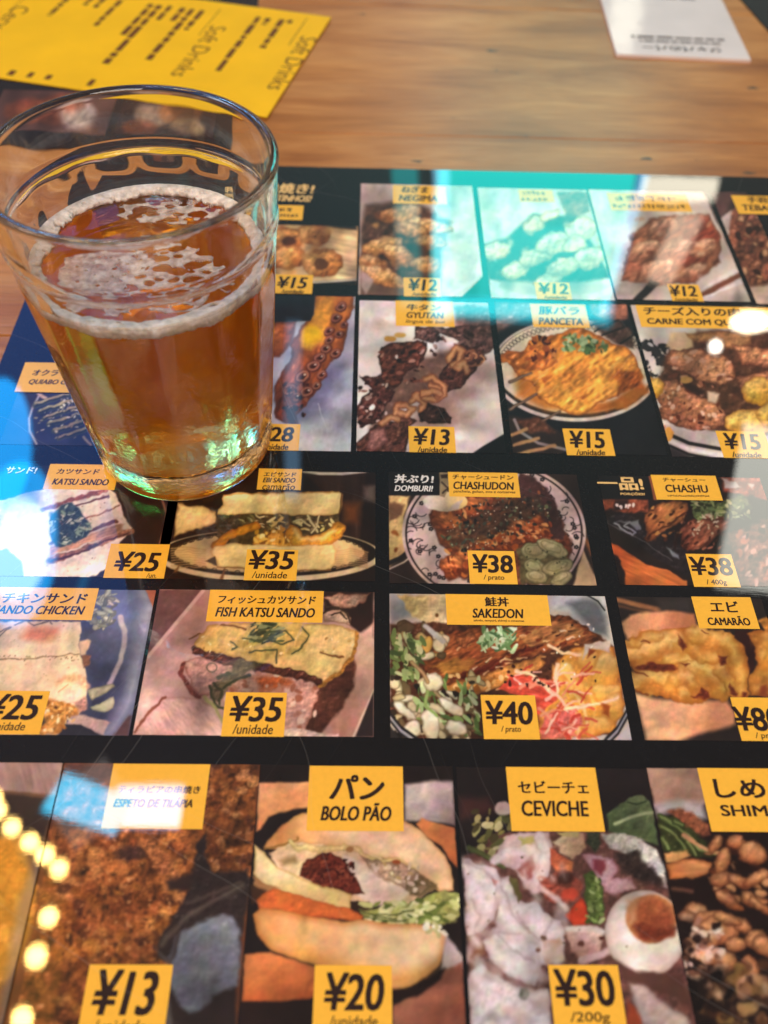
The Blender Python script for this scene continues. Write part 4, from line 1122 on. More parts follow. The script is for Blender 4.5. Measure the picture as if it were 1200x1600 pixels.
t.L([(440, 880), (520, 830)], 6, 'b07a54', soft=2, w=2)
t.P([(310, 945), (420, 930), (520, 960), (620, 1010), (500, 1100), (430, 1190), (240, 1200), (280, 1060), (340, 1000)], 'cc8a48', soft=4, w=4, tex=(0.45, 8), e=('8a4e22', 7))
t.S([(280, 950), (560, 1180)], 60, (6, 18), ['e8b878', 'a8662c', 'f2d2a4', '7a4a24', 'd89a50'], w=2, soft=1.8, asp=2)
t.E(425, 992, 14, 12, '4a2818', soft=3, w=2).P([(280, 1060), (320, 1030), (350, 1110), (300, 1130)], '4e4030', soft=3, w=2)
t.P([(560, 950), (650, 930), (660, 1010), (610, 1040)], 'c08878', soft=4, w=3, tex=(0.4, 6))
t.S([(690, 100), (860, 380)], 44, (14, 32), ['bcb8a4', '8e8c7c', 'd2cab6', '6a6a62', 'a8a690'], asp=2.4, rot=(-20, 60), w=1.6, e=('5a5a56', 4))
t.P([(660, 870), (740, 835), (850, 820), (865, 845), (800, 885), (690, 935)], 'a49c80', soft=2, w=2, tex=(0.2, 8), e=('6c6850', 5))
t.P([(680, 990), (760, 965), (850, 912), (862, 960), (855, 1005), (790, 1030), (700, 1015)], 'c6bc9c', soft=2, w=2, e=('807a60', 5))
t.P([(690, 945), (800, 905), (760, 960), (690, 985)], '33344a', soft=3)
t.build(menu, 'photo of a chicken and egg sandwich on a blue plate')
t.name((-130, 92), (690, 343), ('チキンサンド', 18, 664, 140, 216, {'b': 0.03}), ('SANDO CHICKEN', -46, 642, 234, 298, {'sh': 0.2}))
t.price((-170, 868), (300, 1198), ('¥25', -118, 318, 895, 1090), ('/unidade', -92, 202, 1105, 1168, {'b': 0.012}))

# --- fish katsu sando
t = Tile(Z10, (147, 38), (1123, 712), 'bf9186')
t.P([(140, 38), (345, 38), (90, 345), (90, 200)], '704a48', soft=3, w=1, tex=(0.12, 12))
t.P([(100, 340), (350, 40), (400, 40), (330, 300), (200, 520), (20, 712), (20, 500)], 'b8847a', soft=6, w=1, g=('c9a09a', 330, 180, 100, 600))
t.L([(80, 362), (345, 45)], 16, 'd3aa9c', soft=2, w=0)
t.P([(890, 40), (1123, 40), (1123, 260), (1050, 230), (1000, 190), (900, 180)], '2a1a18', soft=4, w=1)
t.P([(890, 70), (980, 55), (1110, 52), (1080, 100), (1010, 125), (940, 120)], 'c0907c', soft=2.5, w=3, tex=(0.4, 8), e=('5a2c20', 6))
t.P([(890, 150), (960, 120), (1020, 170), (1020, 205), (900, 180)], 'd0a890', soft=2.5, w=3, tex=(0.3, 8), e=('6a4030', 5))
for q in (((890, 150), (960, 120), (1005, 150), (1015, 190)), ((930, 160), (970, 140), (1000, 175)), ((890, 90), (910, 120), (960, 118))): t.L(q, 8, '3a2a20', soft=1.6, w=2)
t.P([(1045, 250), (1123, 195), (1123, 470), (1030, 712), (950, 712), (900, 600), (1030, 470)], 'b98272', soft=5, w=1, g=('d0a494', 960, 600, 1100, 350))
t.L([(1123, 500), (1030, 712)], 10, 'd9b4a4', soft=2, w=0).P([(1123, 505), (1123, 712), (1040, 712)], '2a2022', soft=2, w=0)
t.P([(870, 470), (1030, 330), (1042, 400), (1035, 480), (980, 580), (880, 700), (800, 700)], '4e2a20', soft=5, w=2, tex=(0.3, 9))
t.P([(25, 700), (60, 650), (165, 530), (250, 528), (340, 545), (400, 580), (440, 640), (450, 712), (20, 712)], 'd3a49a', soft=2, w=2.5, tex=(0.16, 8, 60, 2), e=('a06a5c', 5))
t.L([(28, 690), (90, 610), (170, 530)], 13, '7a4434', soft=2, w=2.5)
t.P([(255, 372), (300, 355), (400, 355), (640, 395), (868, 455), (872, 500), (850, 590), (800, 690), (560, 712), (440, 520), (330, 525), (290, 480)], 'cb9688', soft=2, w=3, tex=(0.28, 8), e=('70382c', 6))
t.P([(590, 440), (700, 430), (760, 460), (690, 500), (600, 500)], 'b8582e', soft=10, w=4, tex=(0.35, 7))
t.S([(450, 410), (860, 690)], 60, (6, 18), ['dcae9e', 'b87c68', 'e6c0ae', 'a4604a'], w=2.5, soft=2.4)
t.L([(255, 378), (245, 430), (270, 470), (300, 510), (325, 530)], 22, '76382f', soft=2, w=2.5, tex=(0.4, 5))
t.P([(305, 290), (330, 250), (370, 200), (430, 192), (560, 190), (700, 190), (885, 192), (1000, 212), (1048, 235), (1045, 300), (1028, 350), (960, 420), (890, 482), (868, 462), (780, 425), (640, 385), (480, 350), (350, 330), (308, 318)], 'd9ab62', soft=2, w=2.5, tex=(0.16, 9), e=('96602c', 6), g=('e3bd7c', 400, 300, 900, 260))
t.P([(560, 190), (620, 190), (800, 190), (840, 240), (800, 320), (760, 330), (640, 370), (520, 340), (480, 290), (540, 230)], 'bf9a54', soft=10, w=4, tex=(0.25, 9))
t.L([(310, 318), (350, 338), (480, 368), (640, 398), (780, 428), (875, 462)], 36, '552a20', soft=2.4, w=3.5, tex=(0.6, 6), e=('26110e', 5))
t.L([(875, 480), (960, 425), (1028, 350), (1048, 240)], 16, 'a8702e', soft=2.4, w=2.5, tex=(0.4, 5))
t.S([(330, 240), (1030, 340)], 40, (3, 7), ['a87c40', 'f0d49c', 'c89a54'], w=1.5)
for q in (((430, 195), (500, 210), (540, 225)), ((880, 325), (940, 340), (985, 348)), ((285, 262), (330, 245))): t.L(q, 8, '6a3c1e', soft=2, w=2)
t.S([(570, 195), (700, 275)], 70, (5, 16), ['4a4c30', '6a6a44', '32341f', '87845a', '3e4028'], asp=4, rot=(-15, 35), w=1.5)
for q in (((560, 330), (610, 315), (680, 310), (680, 370)), ((650, 230), (720, 225), (760, 270), (700, 290), (640, 260)), ((470, 280), (500, 300), (480, 310)), ((800, 210), (830, 250), (780, 320), (750, 330)), ((530, 260), (600, 275), (660, 255))): t.L(q, 8, '454629', soft=1.6, w=2)
t.P([(500, 360), (620, 370), (560, 410), (470, 470), (420, 560), (380, 540), (385, 470), (470, 410)], '554c34', soft=4, w=4, tex=(0.5, 7), op=0.85)
for q in (((375, 480), (400, 570), (440, 580)), ((390, 470), (430, 500), (420, 560)), ((410, 440), (470, 420)), ((440, 490), (520, 440), (560, 430))): t.L(q, 13, '3c3c28', soft=2, w=2.5)
t.L([(350, 530), (400, 580), (430, 640)], 16, 'a89a64', soft=3, w=2).E(385, 395, 22, 20, '5c5244', ring=6, soft=1.5)
t.P([(700, 690), (760, 670), (860, 690), (960, 700), (960, 712), (700, 712)], 'dcb8ac', soft=2, w=3, tex=(0.3, 6))
t.build(menu, 'photo of fried fish sandwiches in a tray')
t.name((378, 40), (889, 191), ('フィッシュカツサンド', 410, 862, 68, 106, {'b': 0.03}), ('FISH KATSU SANDO', 401, 860, 122, 166, {'sh': 0.15}))
t.price((450, 508), (714, 712), ('¥35', 459, 714, 526, 644), ('/unidade', 480, 668, 655, 700, {'b': 0.012}))

# --- sakedon
t = Tile(Z11, (81, 56), (1160, 709), 'bcaba2')
t.P([(81, 56), (140, 56), (170, 150), (90, 190)], '77757c', soft=8, g=('a8a4a8', 90, 180, 150, 60))
t.P([(800, 58), (1040, 60), (1060, 240), (990, 230), (880, 140), (800, 130)], 'b5b1b2', soft=6).P([(870, 100), (960, 75), (1010, 90), (1050, 160), (1055, 245), (1000, 235), (940, 170)], '5c5c60', soft=10, w=1)
t.L([(960, 62), (1010, 90), (1040, 130)], 7, '1e1c1f', soft=1.4, w=0)
t.P([(120, 60), (340, 58), (340, 195), (250, 190), (180, 150)], 'd6b070', soft=4, w=3, tex=(0.22, 9), g=('e2c9a0', 160, 120, 320, 160)).E(292, 152, 9, 8, '6a4420')
t.P([(81, 190), (240, 180), (480, 190), (800, 190), (1000, 230), (1085, 290), (1130, 560), (1060, 690), (700, 709), (150, 709), (81, 600)], '48281a', soft=4, w=3, tex=(0.4, 10))
# fish
t.P([(225, 360), (270, 300), (340, 235), (480, 205), (650, 205), (800, 150), (880, 155), (960, 200), (1005, 240), (960, 290), (860, 300), (780, 320), (640, 360), (560, 415), (460, 445), (340, 465), (270, 440), (235, 400)], '8a4826', soft=2.4, w=3.5, tex=(0.7, 7, -22, 2.5), e=('32160e', 8))
t.P([(280, 380), (360, 350), (470, 350), (440, 400), (330, 410)], 'b07434', soft=6, w=4, tex=(0.4, 7, -15, 2.5))
t.P([(330, 440), (520, 370), (640, 310), (760, 290), (640, 340), (540, 400), (440, 440)], '5a2014', soft=4, w=3, tex=(0.5, 6, -25, 3))
t.P([(660, 240), (800, 180), (900, 190), (960, 240), (820, 280), (700, 290)], 'a86a3c', soft=4, w=4, tex=(0.55, 7, -20, 2.2))
r_ = random.Random(12)
for k in range(110):
    x, y = r_.uniform(260, 960), r_.uniform(200, 430)
    if abs(y - (430 - (x - 260) * 0.30)) > 85: continue
    l = r_.uniform(10, 40); a = math.radians(-24 + r_.uniform(-25, 25))
    t.L([(x, y), (x + l * math.cos(a), y + l * math.sin(a))], r_.uniform(4, 11), r_.choice(['c48a50', '3c1810', '6a2c18', 'd8a878', '9a5428', 'ecc8a4']), soft=2, w=2.5, taper=0.5)
t.P([(315, 470), (420, 440), (520, 415), (620, 370), (760, 335), (775, 370), (700, 420), (560, 470), (470, 505), (340, 500)], 'bf8040', soft=2.4, w=3.5, tex=(0.4, 8), e=('6a3a1a', 6))
t.S([(330, 420), (760, 490)], 30, (5, 13), ['e2b278', '94561f', 'd09a58'], w=2)
t.P([(380, 250), (450, 225), (480, 260), (420, 300), (380, 290)], '9c5a34', soft=3, w=3, e=('3a180e', 6), tex=(0.4, 6))
t.S([(490, 215), (640, 305)], 90, (6, 15), ['8ca878', 'b4c498', '5e7c4c', '46603a', 'd0d8b8'], asp=3.2, rot=(10, 80), w=1.2)
# greens and mushrooms, left
t.S([(90, 200), (330, 340)], 26, (14, 34), ['c9ae8c', 'b4905c', '8a6a48', 'd8c4a4', '54402c'], asp=1.7, rot=(30, 60), w=2, e=('3c2a1c', 4))
t.L([(240, 200), (320, 270)], 22, 'a8a09c', soft=3).E(250, 285, 22, 40, 'cfa050', rot=20, e=('7a5020', 5))
t.S([(90, 240), (230, 430)], 60, (8, 22), ['6a7c44', '94a468', '3e4c2a', 'b8bc88', '546638'], asp=3, rot=(60, 40), w=1.5)
t.S([(90, 430), (480, 705)], 46, (16, 38), ['cbb692', 'e0d2b8', 'a48c64', '6a5438', 'bfa880'], asp=2, rot=(40, 60), w=2, e=('3a2c1c', 4))
t.S([(90, 430), (480, 705)], 34, (8, 18), ['231a16', '30261c', '1a1614'], asp=1.6, w=2)
t.S([(200, 430), (480, 690)], 56, (7, 20), ['7c9450', 'a4b87c', '4a5e30', 'c4cc9c', '62783e'], asp=3.4, rot=(60, 50), w=1.4)
for q in ((275, 450, 44, 40, 0), (355, 560, 66, 26, 30), (265, 640, 42, 70, -10), (380, 655, 50, 34, 20), (150, 580, 60, 22, 40), (180, 660, 40, 40, 0)):
    t.E(q[0], q[1], q[2], q[3], 'd6c6a8', rot=q[4], soft=2, w=2.5, e=('5a4630', 5), g=('f0e6d2', q[0], q[1] + 20, q[0], q[1] - 30))
t.L([(180, 360), (230, 410), (250, 450)], 18, 'b8966c', soft=2, e=('5a4028', 4)).L([(250, 490), (240, 560), (290, 600)], 14, '8ea45e', soft=2)
# pickles, right
t.P([(830, 350), (900, 300), (1000, 270), (1085, 290), (1110, 440), (1128, 560), (1085, 670), (1000, 700), (740, 708), (740, 520), (800, 430)], 'd8903c', soft=4, w=3, tex=(0.25, 10), e=('8a4218', 8))
for q in ((1040, 400, 60, 90, 10), (1020, 500, 90, 40, -10), (880, 420, 40, 70, -30), (920, 470, 70, 34, 20), (1080, 560, 44, 60, 0), (960, 350, 50, 50, 0), (1000, 640, 70, 44, 0)):
    t.E(q[0], q[1], q[2], q[3], 'dc983f', rot=q[4], soft=5, w=3, e=('b8702c', 8), tex=(0.12, 9), g=('edbf74', q[0], q[1] + 30, q[0], q[1] - 50))
for k in range(16):
    x, y = r_.uniform(800, 1000), r_.uniform(330, 640); a = r_.uniform(0.5, 1.9); l = r_.uniform(60, 150)
    t.L([(x, y), (x + l * .5 * math.cos(a) + 12, y + l * .5 * math.sin(a)), (x + l * math.cos(a), y + l * math.sin(a))], r_.uniform(12, 26), r_.choice(['e8b060', 'd08a3c', 'f0c68c', 'c87a34', 'e6a858']), soft=4, w=2, taper=0.4, op=0.75)
t.P([(950, 280), (1070, 260), (1060, 320), (980, 300), (940, 350)], 'c9b0a0', soft=3, w=2).P([(970, 300), (1000, 310), (960, 345)], '8a3c1c', soft=3)
t.P([(560, 480), (620, 430), (720, 425), (830, 440), (830, 520), (770, 570), (740, 600), (700, 520)], 'c24634', soft=3, w=3, tex=(0.35, 8, 20, 2))
t.P([(760, 600), (900, 560), (940, 620), (900, 700), (750, 705)], 'd2665a', soft=4, w=4, tex=(0.35, 8))
for k in range(60):
    x, y = r_.uniform(570, 960), r_.uniform(420, 700)
    if x < 740 and y > 500: continue
    a = r_.uniform(-1.1, 0.9); l = r_.uniform(40, 110)
    t.L([(x, y), (x + l * 0.5 * math.cos(a), y + l * 0.5 * math.sin(a) - 8), (x + l * math.cos(a), y + l * math.sin(a))], r_.uniform(7, 18), r_.choice(['e07a60', 'f0b09a', 'c8503c', 'eac0a8', 'd8886c', 'b83a2c']), soft=2, w=1.8, taper=0.3, op=0.9)
for q in (((650, 400), (720, 420), (790, 480)), ((790, 290), (860, 320), (930, 330)), ((830, 370), (820, 440), (830, 500)), ((870, 570), (960, 560), (1100, 520))): t.L(q, 16, 'efc49c', soft=2.4, w=2, taper=0.3)
t.S([(560, 380), (800, 470)], 16, (4, 9), ['221410', '3a1c14'], w=2)
t.S([(660, 180), (1000, 480)], 20, (3, 6), ['efe0d0', '1e1614'], w=1)
t.P([(1020, 540), (1070, 550), (1060, 600), (1030, 590)], '9c4a1c', soft=4, w=3)
for o, c, w in ((0, '1c191c', 14), (16, '9a949a', 12), (30, '201c1f', 10)): t.L([(81, 590 + o), (130, 650 + o), (200, 700 + o), (230, 730 + o)], w, c, soft=1.4, w=0); t.L([(1150, 560 + o), (1100, 650 + o), (1050, 700 + o), (1020, 740 + o)], w, c, soft=1.4, w=0)
t.P([(1160, 625), (1160, 709), (1090, 709)], 'b4a8ae', soft=3, w=0).P([(81, 640), (130, 709), (81, 709)], '2a2424', soft=2, w=0)
t.build(menu, 'photo of a salmon rice bowl with greens and pink pickles')
t.name((330, 58), (803, 200), ('鮭丼', 505, 613, 72, 114, {'sh': 0, 'b': 0.03}), ('SAKEDON', 449, 679, 124, 166), ('salmão, tempurá, shimeji e conservas', 455, 682, 172, 185, {'b': 0.012}))
t.price((487, 508), (752, 707), ('¥40', 503, 723, 534, 641, {'sh': 0.06}), ('/ prato', 577, 669, 647, 681, {'b': 0.012}))

# --- camarao
t = Tile(Z12, (103, 112), (1470, 1156), '241c1a')
t.L([(110, 135), (260, 175), (410, 205)], 34, '8a5a3c', soft=4, w=0.5).L([(110, 175), (230, 205), (330, 222)], 18, '5a3a2a', soft=4, w=0.5)
t.P([(390, 130), (640, 120), (640, 220), (420, 210)], '2e2826', soft=10)
t.P([(140, 300), (200, 245), (300, 222), (520, 214), (660, 236), (680, 330), (580, 360), (400, 380), (180, 420)], 'd09068', soft=5, w=1, g=('b06a48', 300, 260, 620, 300))
t.P([(230, 800), (360, 840), (520, 860), (900, 860), (960, 960), (960, 1030), (880, 1060), (700, 1100), (560, 1150), (320, 1156)], 'd08a62', soft=8, w=1, g=('dfa47c', 800, 1080, 480, 900))
t.P([(180, 410), (280, 375), (400, 360), (520, 350), (620, 330), (700, 345), (850, 360), (960, 380), (1030, 440), (1060, 560), (1060, 680), (1040, 830), (800, 850), (760, 870), (560, 890), (440, 830), (340, 810), (250, 790), (225, 640), (200, 560)],
    'b87430', soft=3, w=4, tex=(0.2, 13), e=('8e4a18', 12))
sh = dict(soft=4, w=4.5, tex=(0.16, 11), e=('96541c', 16))
for pts, wd in ((((170, 520), (300, 500), (430, 440), (520, 420)), 150), (((200, 460), (300, 420), (420, 400)), 70), (((470, 560), (560, 560), (620, 570)), 110),
                (((230, 700), (380, 690), (520, 720), (600, 790)), 130), (((620, 640), (720, 620), (820, 700), (860, 800)), 150), (((520, 720), (600, 690), (640, 740)), 120),
                (((660, 400), (640, 480), (720, 540), (790, 560)), 120), (((660, 390), (780, 400), (900, 430), (970, 540), (990, 680), (1000, 800)), 130), (((840, 640), (900, 720), (930, 800)), 90)):
    t.L(pts, wd, 'cc8b38', taper=0.12, g=('e2b066', pts[0][0], pts[0][1] + wd * .5, pts[0][0] + 10, pts[0][1] - wd * .45), **sh)
    t.L([(x + 4, y - wd * .14) for x, y in pts], wd * .34, 'e6b86e', soft=14, w=5, taper=0.3, op=0.55)
t.S([(220, 380), (1000, 830)], 70, (10, 26), ['dca454', 'b87428', 'e6b670', 'aa6624'], w=3, soft=7, op=0.45)
for q in (((240, 620), (350, 580), (420, 592), (490, 590), (545, 640), (400, 652), (300, 650)), ((630, 830), (690, 815), (705, 750), (760, 790), (785, 850), (730, 862)), ((830, 545), (905, 548), (890, 575), (905, 605), (845, 618)),
          ((540, 385), (575, 430), (600, 480), (570, 500), (555, 470)), ((560, 600), (640, 600), (600, 625)), ((920, 740), (965, 800), (960, 828), (918, 820)), ((1010, 800), (1040, 800), (1035, 835), (1005, 832))):
    t.P(q, '5a2416', soft=3, w=3.5, tex=(0.3, 7), e=('8a3e1c', 5))
t.P([(960, 350), (1060, 350), (1070, 420), (1110, 520), (1090, 620), (1055, 680), (1050, 560), (1020, 460), (960, 400)], '2e1614', soft=3, w=3)
t.P([(1050, 380), (1120, 360), (1470, 360), (1470, 830), (1060, 830), (1060, 680), (1120, 600), (1090, 480)], 'bf7e34', soft=3, w=4, tex=(0.2, 12), e=('8a4618', 11))
t.S([(1090, 380), (1460, 800)], 50, (10, 34), ['d8a04c', 'b87026', 'dca85a', '9a5a20'], w=3, soft=8, op=0.6)
t.P([(1130, 280), (1200, 262), (1300, 330), (1170, 370)], 'b8742e', soft=4, w=3, tex=(0.3, 9))
t.P([(1140, 760), (1180, 750), (1190, 830), (1130, 830)], '8a4020', soft=6, w=3)
for q in (((230, 640), (330, 690)), ((255, 785), (330, 815)), ((280, 430), (340, 445)), ((720, 370), (760, 380))): t.L(q, 9, '6a2e14', soft=2.4, w=3)
t.build(menu, 'photo of fried shrimp held over a paper')
t.name((640, 112), (1136, 346), ('エビ', 774, 982, 146, 226, {'b': 0.03, 'sh': 0.05}), ('CAMARÃO', 757, 1062, 252, 320, {'sh': 0}))
t.price((920, 838), (1420, 1155), ('¥80', 946, 1290, 906, 1082, {'sh': 0.0}), ('/ prato', 1100, 1290, 1092, 1146, {'b': 0.012, 'sh': 0.1}))

# --- bottom row: the dark plate at the left edge
t = Tile(Z13, (-400, 36), (8, 1330), '6a4a34')
t.P([(-400, 36), (300, 36), (270, 190), (0, 170), (-400, 180)], '97786f', soft=4, tex=(0.10, 10, 80, 4))
t.P([(-400, 180), (0, 180), (150, 200), (270, 200), (200, 420), (100, 400), (-400, 300)], '33261f', soft=6, w=1)
t.P([(-400, 320), (60, 400), (140, 560), (80, 900), (20, 1330), (-400, 1330)], '9a5a1e', soft=10, w=3, tex=(0.35, 12), g=('6a4420', 60, 500, 0, 1300))
t.S([(-100, 420), (110, 1000)], 40, (10, 40), ['b87a2c', '7a4618', 'd09a40'], w=3, soft=6, op=0.6)
t.L([(200, 500), (120, 700), (70, 950), (20, 1250)], 60, '6c5a50', soft=14, w=1)
t.build(menu, 'photo of a dark grilled dish at the menu edge')
# --- espeto de tilapia
t = Tile(Z13, (299, 42), (1108, 1330), '5e331f')
t.P([(299, 42), (1200, 42), (1200, 600), (900, 980), (280, 1330), (60, 1330), (240, 400)], '74401f', soft=3, w=2, tex=(0.75, 15))
t.P([(299, 42), (540, 42), (530, 130), (350, 130)], '5a3c34', soft=8, tex=(0.2, 10))
t.S([(250, 360), (900, 980)], 130, (12, 40), ['8e5026', 'a86432', '5a2c14', '3c1e12', '96562c', 'bc7a44'], w=3, soft=5, asp=1.7, rot=(40, 50), op=0.7, tex=(0.5, 5))
t.S([(140, 600), (860, 1330)], 110, (12, 36), ['8a4c1c', 'a8662a', '5e3214', 'b8763a', '7a4418'], w=3, soft=5, asp=1.7, rot=(50, 50), op=0.7, tex=(0.5, 5))
t.S([(960, 50), (1200, 560)], 70, (10, 26), ['96582e', '5a2e18', 'b87a4c', '44241a'], w=3, soft=4, op=0.75, tex=(0.5, 5))
t.S([(300, 380), (880, 960)], 170, (3, 9), ['a8703e', '4a2412', 'b88250', '3a1c10'], w=1.5, soft=2.2, op=0.7)
t.P([(560, 440), (660, 420), (680, 470), (600, 510), (540, 480)], '3c241c', soft=8, w=4, tex=(0.4, 7))
t.P([(640, 400), (720, 400), (820, 500), (850, 580), (760, 560)], '9c5c34', soft=6, w=4, tex=(0.5, 6))
t.P([(780, 590), (900, 560), (1000, 570), (880, 640), (790, 640)], '2c1d1a', soft=8, w=3)
t.P([(930, 400), (970, 380), (960, 480), (1000, 560), (1160, 540), (1180, 620), (1140, 820), (1120, 1000), (840, 1000), (740, 950), (740, 880), (800, 790), (860, 690), (900, 600)], '2a1f1e', soft=5, w=3, tex=(0.25, 10))
t.L([(760, 890), (880, 760), (1000, 690), (1140, 615)], 16, '54463e', soft=7, w=2).L([(880, 700), (1000, 650), (1130, 600)], 10, '4a3c36', soft=5, w=2)
t.P([(720, 900), (790, 960), (800, 1120), (840, 1250), (760, 1330), (720, 1330), (790, 990)], '4a4242', soft=6)
t.P([(1108, 1000), (1108, 1330), (820, 1330), (790, 1080)], '241b1b', soft=6, w=1)
t.P([(830, 850), (930, 790), (1050, 748), (1085, 760), (1125, 830), (1130, 920), (1120, 1090), (1060, 1100), (1000, 1130), (960, 1190), (890, 1215), (830, 1160), (795, 1060), (800, 950)], '50515b', soft=7, w=2.5, tex=(0.18, 14), g=('73747f', 860, 1180, 1000, 800))
t.P([(830, 850), (850, 830), (830, 930), (800, 980)], '362a28', soft=5, w=2)
t.build(menu, 'photo of a breaded tilapia skewer in a dark pan')
t.name((536, 45), (950, 352), ('ティラピアの串焼き', 554, 944, 148, 185, {'b': 0.03}), ('ESPETO DE TILÁPIA', 536, 916, 202, 250, {'sh': 0.2}))
t.price((425, 985), (770, 1320), ('¥13', 430, 750, 1008, 1225), ('/unidade', 440, 690, 1244, 1305, {'b': 0.012}))

# --- bolo pao
t = Tile(Z14, (150, 52), (1164, 1400), '1b1414')
t.P([(860, 150), (1000, 132), (1096, 135), (1110, 350), (960, 330), (860, 330)], 'bfadaa', soft=6, w=1, g=('8a7878', 940, 180, 1080, 340))
t.P([(140, 142), (400, 138), (400, 262), (330, 270), (240, 290), (190, 310), (150, 370), (130, 380)], 'cc8454', soft=4, w=1, g=('e0a070', 300, 270, 250, 150))
t.P([(915, 345), (945, 315), (1000, 335), (1105, 365), (1120, 560), (1080, 520), (1040, 450), (960, 400)], 'c07446', soft=3, w=1, g=('a05430', 1000, 340, 1080, 540))
t.P([(165, 460), (200, 410), (260, 345), (320, 305), (390, 280), (520, 290), (700, 320), (860, 330), (930, 370), (1000, 430), (1060, 500), (1090, 580), (1100, 670), (1030, 680), (920, 590), (780, 520), (560, 470), (340, 440), (220, 470)],
    'dcae84', soft=3, w=1.5, tex=(0.06, 10), g=('c88a50', 600, 400, 240, 380), e=('a8703e', 7))
t.P([(480, 380), (860, 380), (960, 440), (1040, 560), (1000, 600), (840, 520), (640, 460)], 'e3bd9a', soft=20, w=1)
t.P([(190, 490), (300, 430), (420, 450), (560, 470), (640, 460), (760, 520), (900, 570), (1030, 660), (920, 720), (860, 740), (640, 730), (420, 650), (250, 570)], 'd2ab86', soft=3, w=3, tex=(0.12, 9))
t.P([(210, 500), (320, 480), (380, 510), (340, 600), (240, 560)], 'dcb692', soft=6, w=2, tex=(0.12, 9)).P([(240, 520), (320, 500), (330, 530), (260, 550)], '9a7a50', soft=7, w=2)
t.L([(170, 470), (250, 450), (330, 420), (330, 405)], 9, '86602e', soft=2, w=2)
t.L([(300, 430), (330, 470), (380, 458), (440, 480), (560, 455), (620, 470), (700, 520), (740, 540), (820, 515), (900, 575)], 26, 'd3b47c', soft=3, w=3, e=('9a7a44', 4), tex=(0.15, 6))
t.P([(640, 500), (760, 540), (830, 520), (1030, 660), (930, 710), (850, 660), (720, 600)], 'a0806a', soft=3, w=3.5, tex=(0.35, 9), e=('5a4030', 6))
t.P([(860, 600), (960, 600), (1030, 665), (940, 700), (880, 690)], '6c5638', soft=4, w=3, tex=(0.4, 8))
t.S([(680, 540), (960, 680)], 44, (6, 16), ['c8aa94', '8a6c54', 'd8bca8', 'a8885c', '7a5a40'], w=2.5, soft=2.4)
t.E(820, 530, 20, 12, '8a4424', w=2).E(590, 470, 20, 14, '9a6a40', w=2)
t.P([(560, 500), (660, 540), (760, 620), (880, 680), (830, 740), (700, 745), (620, 690)], 'dcc0ae', soft=6, w=2, tex=(0.08, 8))
t.P([(343, 595), (360, 545), (385, 512), (440, 495), (500, 487), (545, 505), (580, 550), (620, 610), (662, 690), (600, 695), (520, 670), (440, 650), (400, 620)], '5c2318', soft=2.2, w=2.5, tex=(0.6, 6), e=('32100b', 6))
t.S([(390, 510), (620, 670)], 70, (4, 10), ['7a3424', '40150e', '8e4630', '2e0e0a'], w=1.6)
t.P([(120, 448), (160, 480), (230, 550), (330, 600), (450, 650), (600, 690), (595, 775), (430, 735), (260, 685), (150, 640), (118, 590)], 'd4b072', soft=2.5, w=1.5, tex=(0.08, 9), e=('a8803c', 5), g=('e2c694', 300, 700, 300, 600))
t.P([(118, 600), (160, 630), (240, 660), (180, 680), (120, 650)], '9a6c44', soft=3, w=2).P([(100, 640), (180, 670), (140, 720), (110, 740)], '3c2418', soft=5)
t.P([(130, 720), (170, 680), (210, 665), (330, 690), (480, 740), (600, 765), (655, 795), (640, 820), (520, 815), (380, 800), (230, 770), (140, 765)], 'c4602e', soft=3, w=2, tex=(0.15, 9), e=('8e3c1c', 5))
t.P([(596, 720), (680, 728), (700, 760), (640, 780), (598, 770)], '2c1c14', soft=3, w=2)
t.P([(640, 770), (760, 760), (860, 740), (960, 710), (1060, 670), (1130, 690), (1130, 800), (1080, 835), (900, 840), (740, 825), (650, 800)], '8a8a4c', soft=3, w=3.5, tex=(0.3, 9))
t.S([(660, 720), (1125, 830)], 90, (8, 24), ['b8b878', 'd2cc9c', '6e7a38', '9aa058', '4e5a28', 'c8c48c'], asp=2.4, rot=(-15, 50), w=1.8, soft=1.8)
for q in (((660, 800), (760, 820), (860, 820)), ((700, 790), (800, 790), (900, 770)), ((640, 770), (720, 800), (820, 812))): t.L(q, 7, '3c4420', soft=1.8, w=2)
t.P([(112, 790), (150, 760), (250, 768), (400, 800), (560, 825), (660, 812), (740, 832), (900, 838), (1010, 845), (1065, 885), (1058, 960), (1030, 1040), (960, 1100), (900, 1140), (820, 1165), (740, 1150), (600, 1090), (450, 1048), (330, 1010), (200, 965), (135, 890)],
    'dc9c5e', soft=3, w=1.2, tex=(0.04, 12), g=('e2bc94', 200, 850, 800, 900), e=('b06428', 14))
t.P([(300, 1000), (450, 1045), (620, 1100), (760, 1155), (860, 1155), (960, 1100), (1040, 1010), (940, 1060), (780, 1080), (560, 1010), (300, 930)], 'd08a40', soft=24, w=1, op=0.8)
t.S([(960, 840), (1060, 900)], 14, (8, 18), ['d0c4a0', 'b0a878', 'dcd4c0'], w=1.5)
t.P([(72, 985), (200, 975), (300, 1010), (420, 1052), (430, 1200), (330, 1210), (240, 1225), (60, 1218)], 'c87442', soft=4, w=1, g=('b0582c', 250, 1000, 300, 1220))
t.L([(370, 1180), (385, 1130), (430, 1090)], 9, '94482a', soft=4)
t.P([(1060, 890), (1150, 1000), (1150, 1060), (1040, 1060), (1050, 980)], 'b8a6a6', soft=5, w=1)
t.P([(800, 1240), (900, 1190), (1000, 1120), (1060, 1060), (1145, 1025), (1164, 1400), (800, 1400)], 'a0624c', soft=5, w=1, g=('864838', 900, 1200, 1100, 1380))
t.P([(790, 1160), (880, 1150), (1000, 1090), (1060, 1050), (1040, 1110), (920, 1195), (800, 1210)], '1e1110', soft=5, w=1)
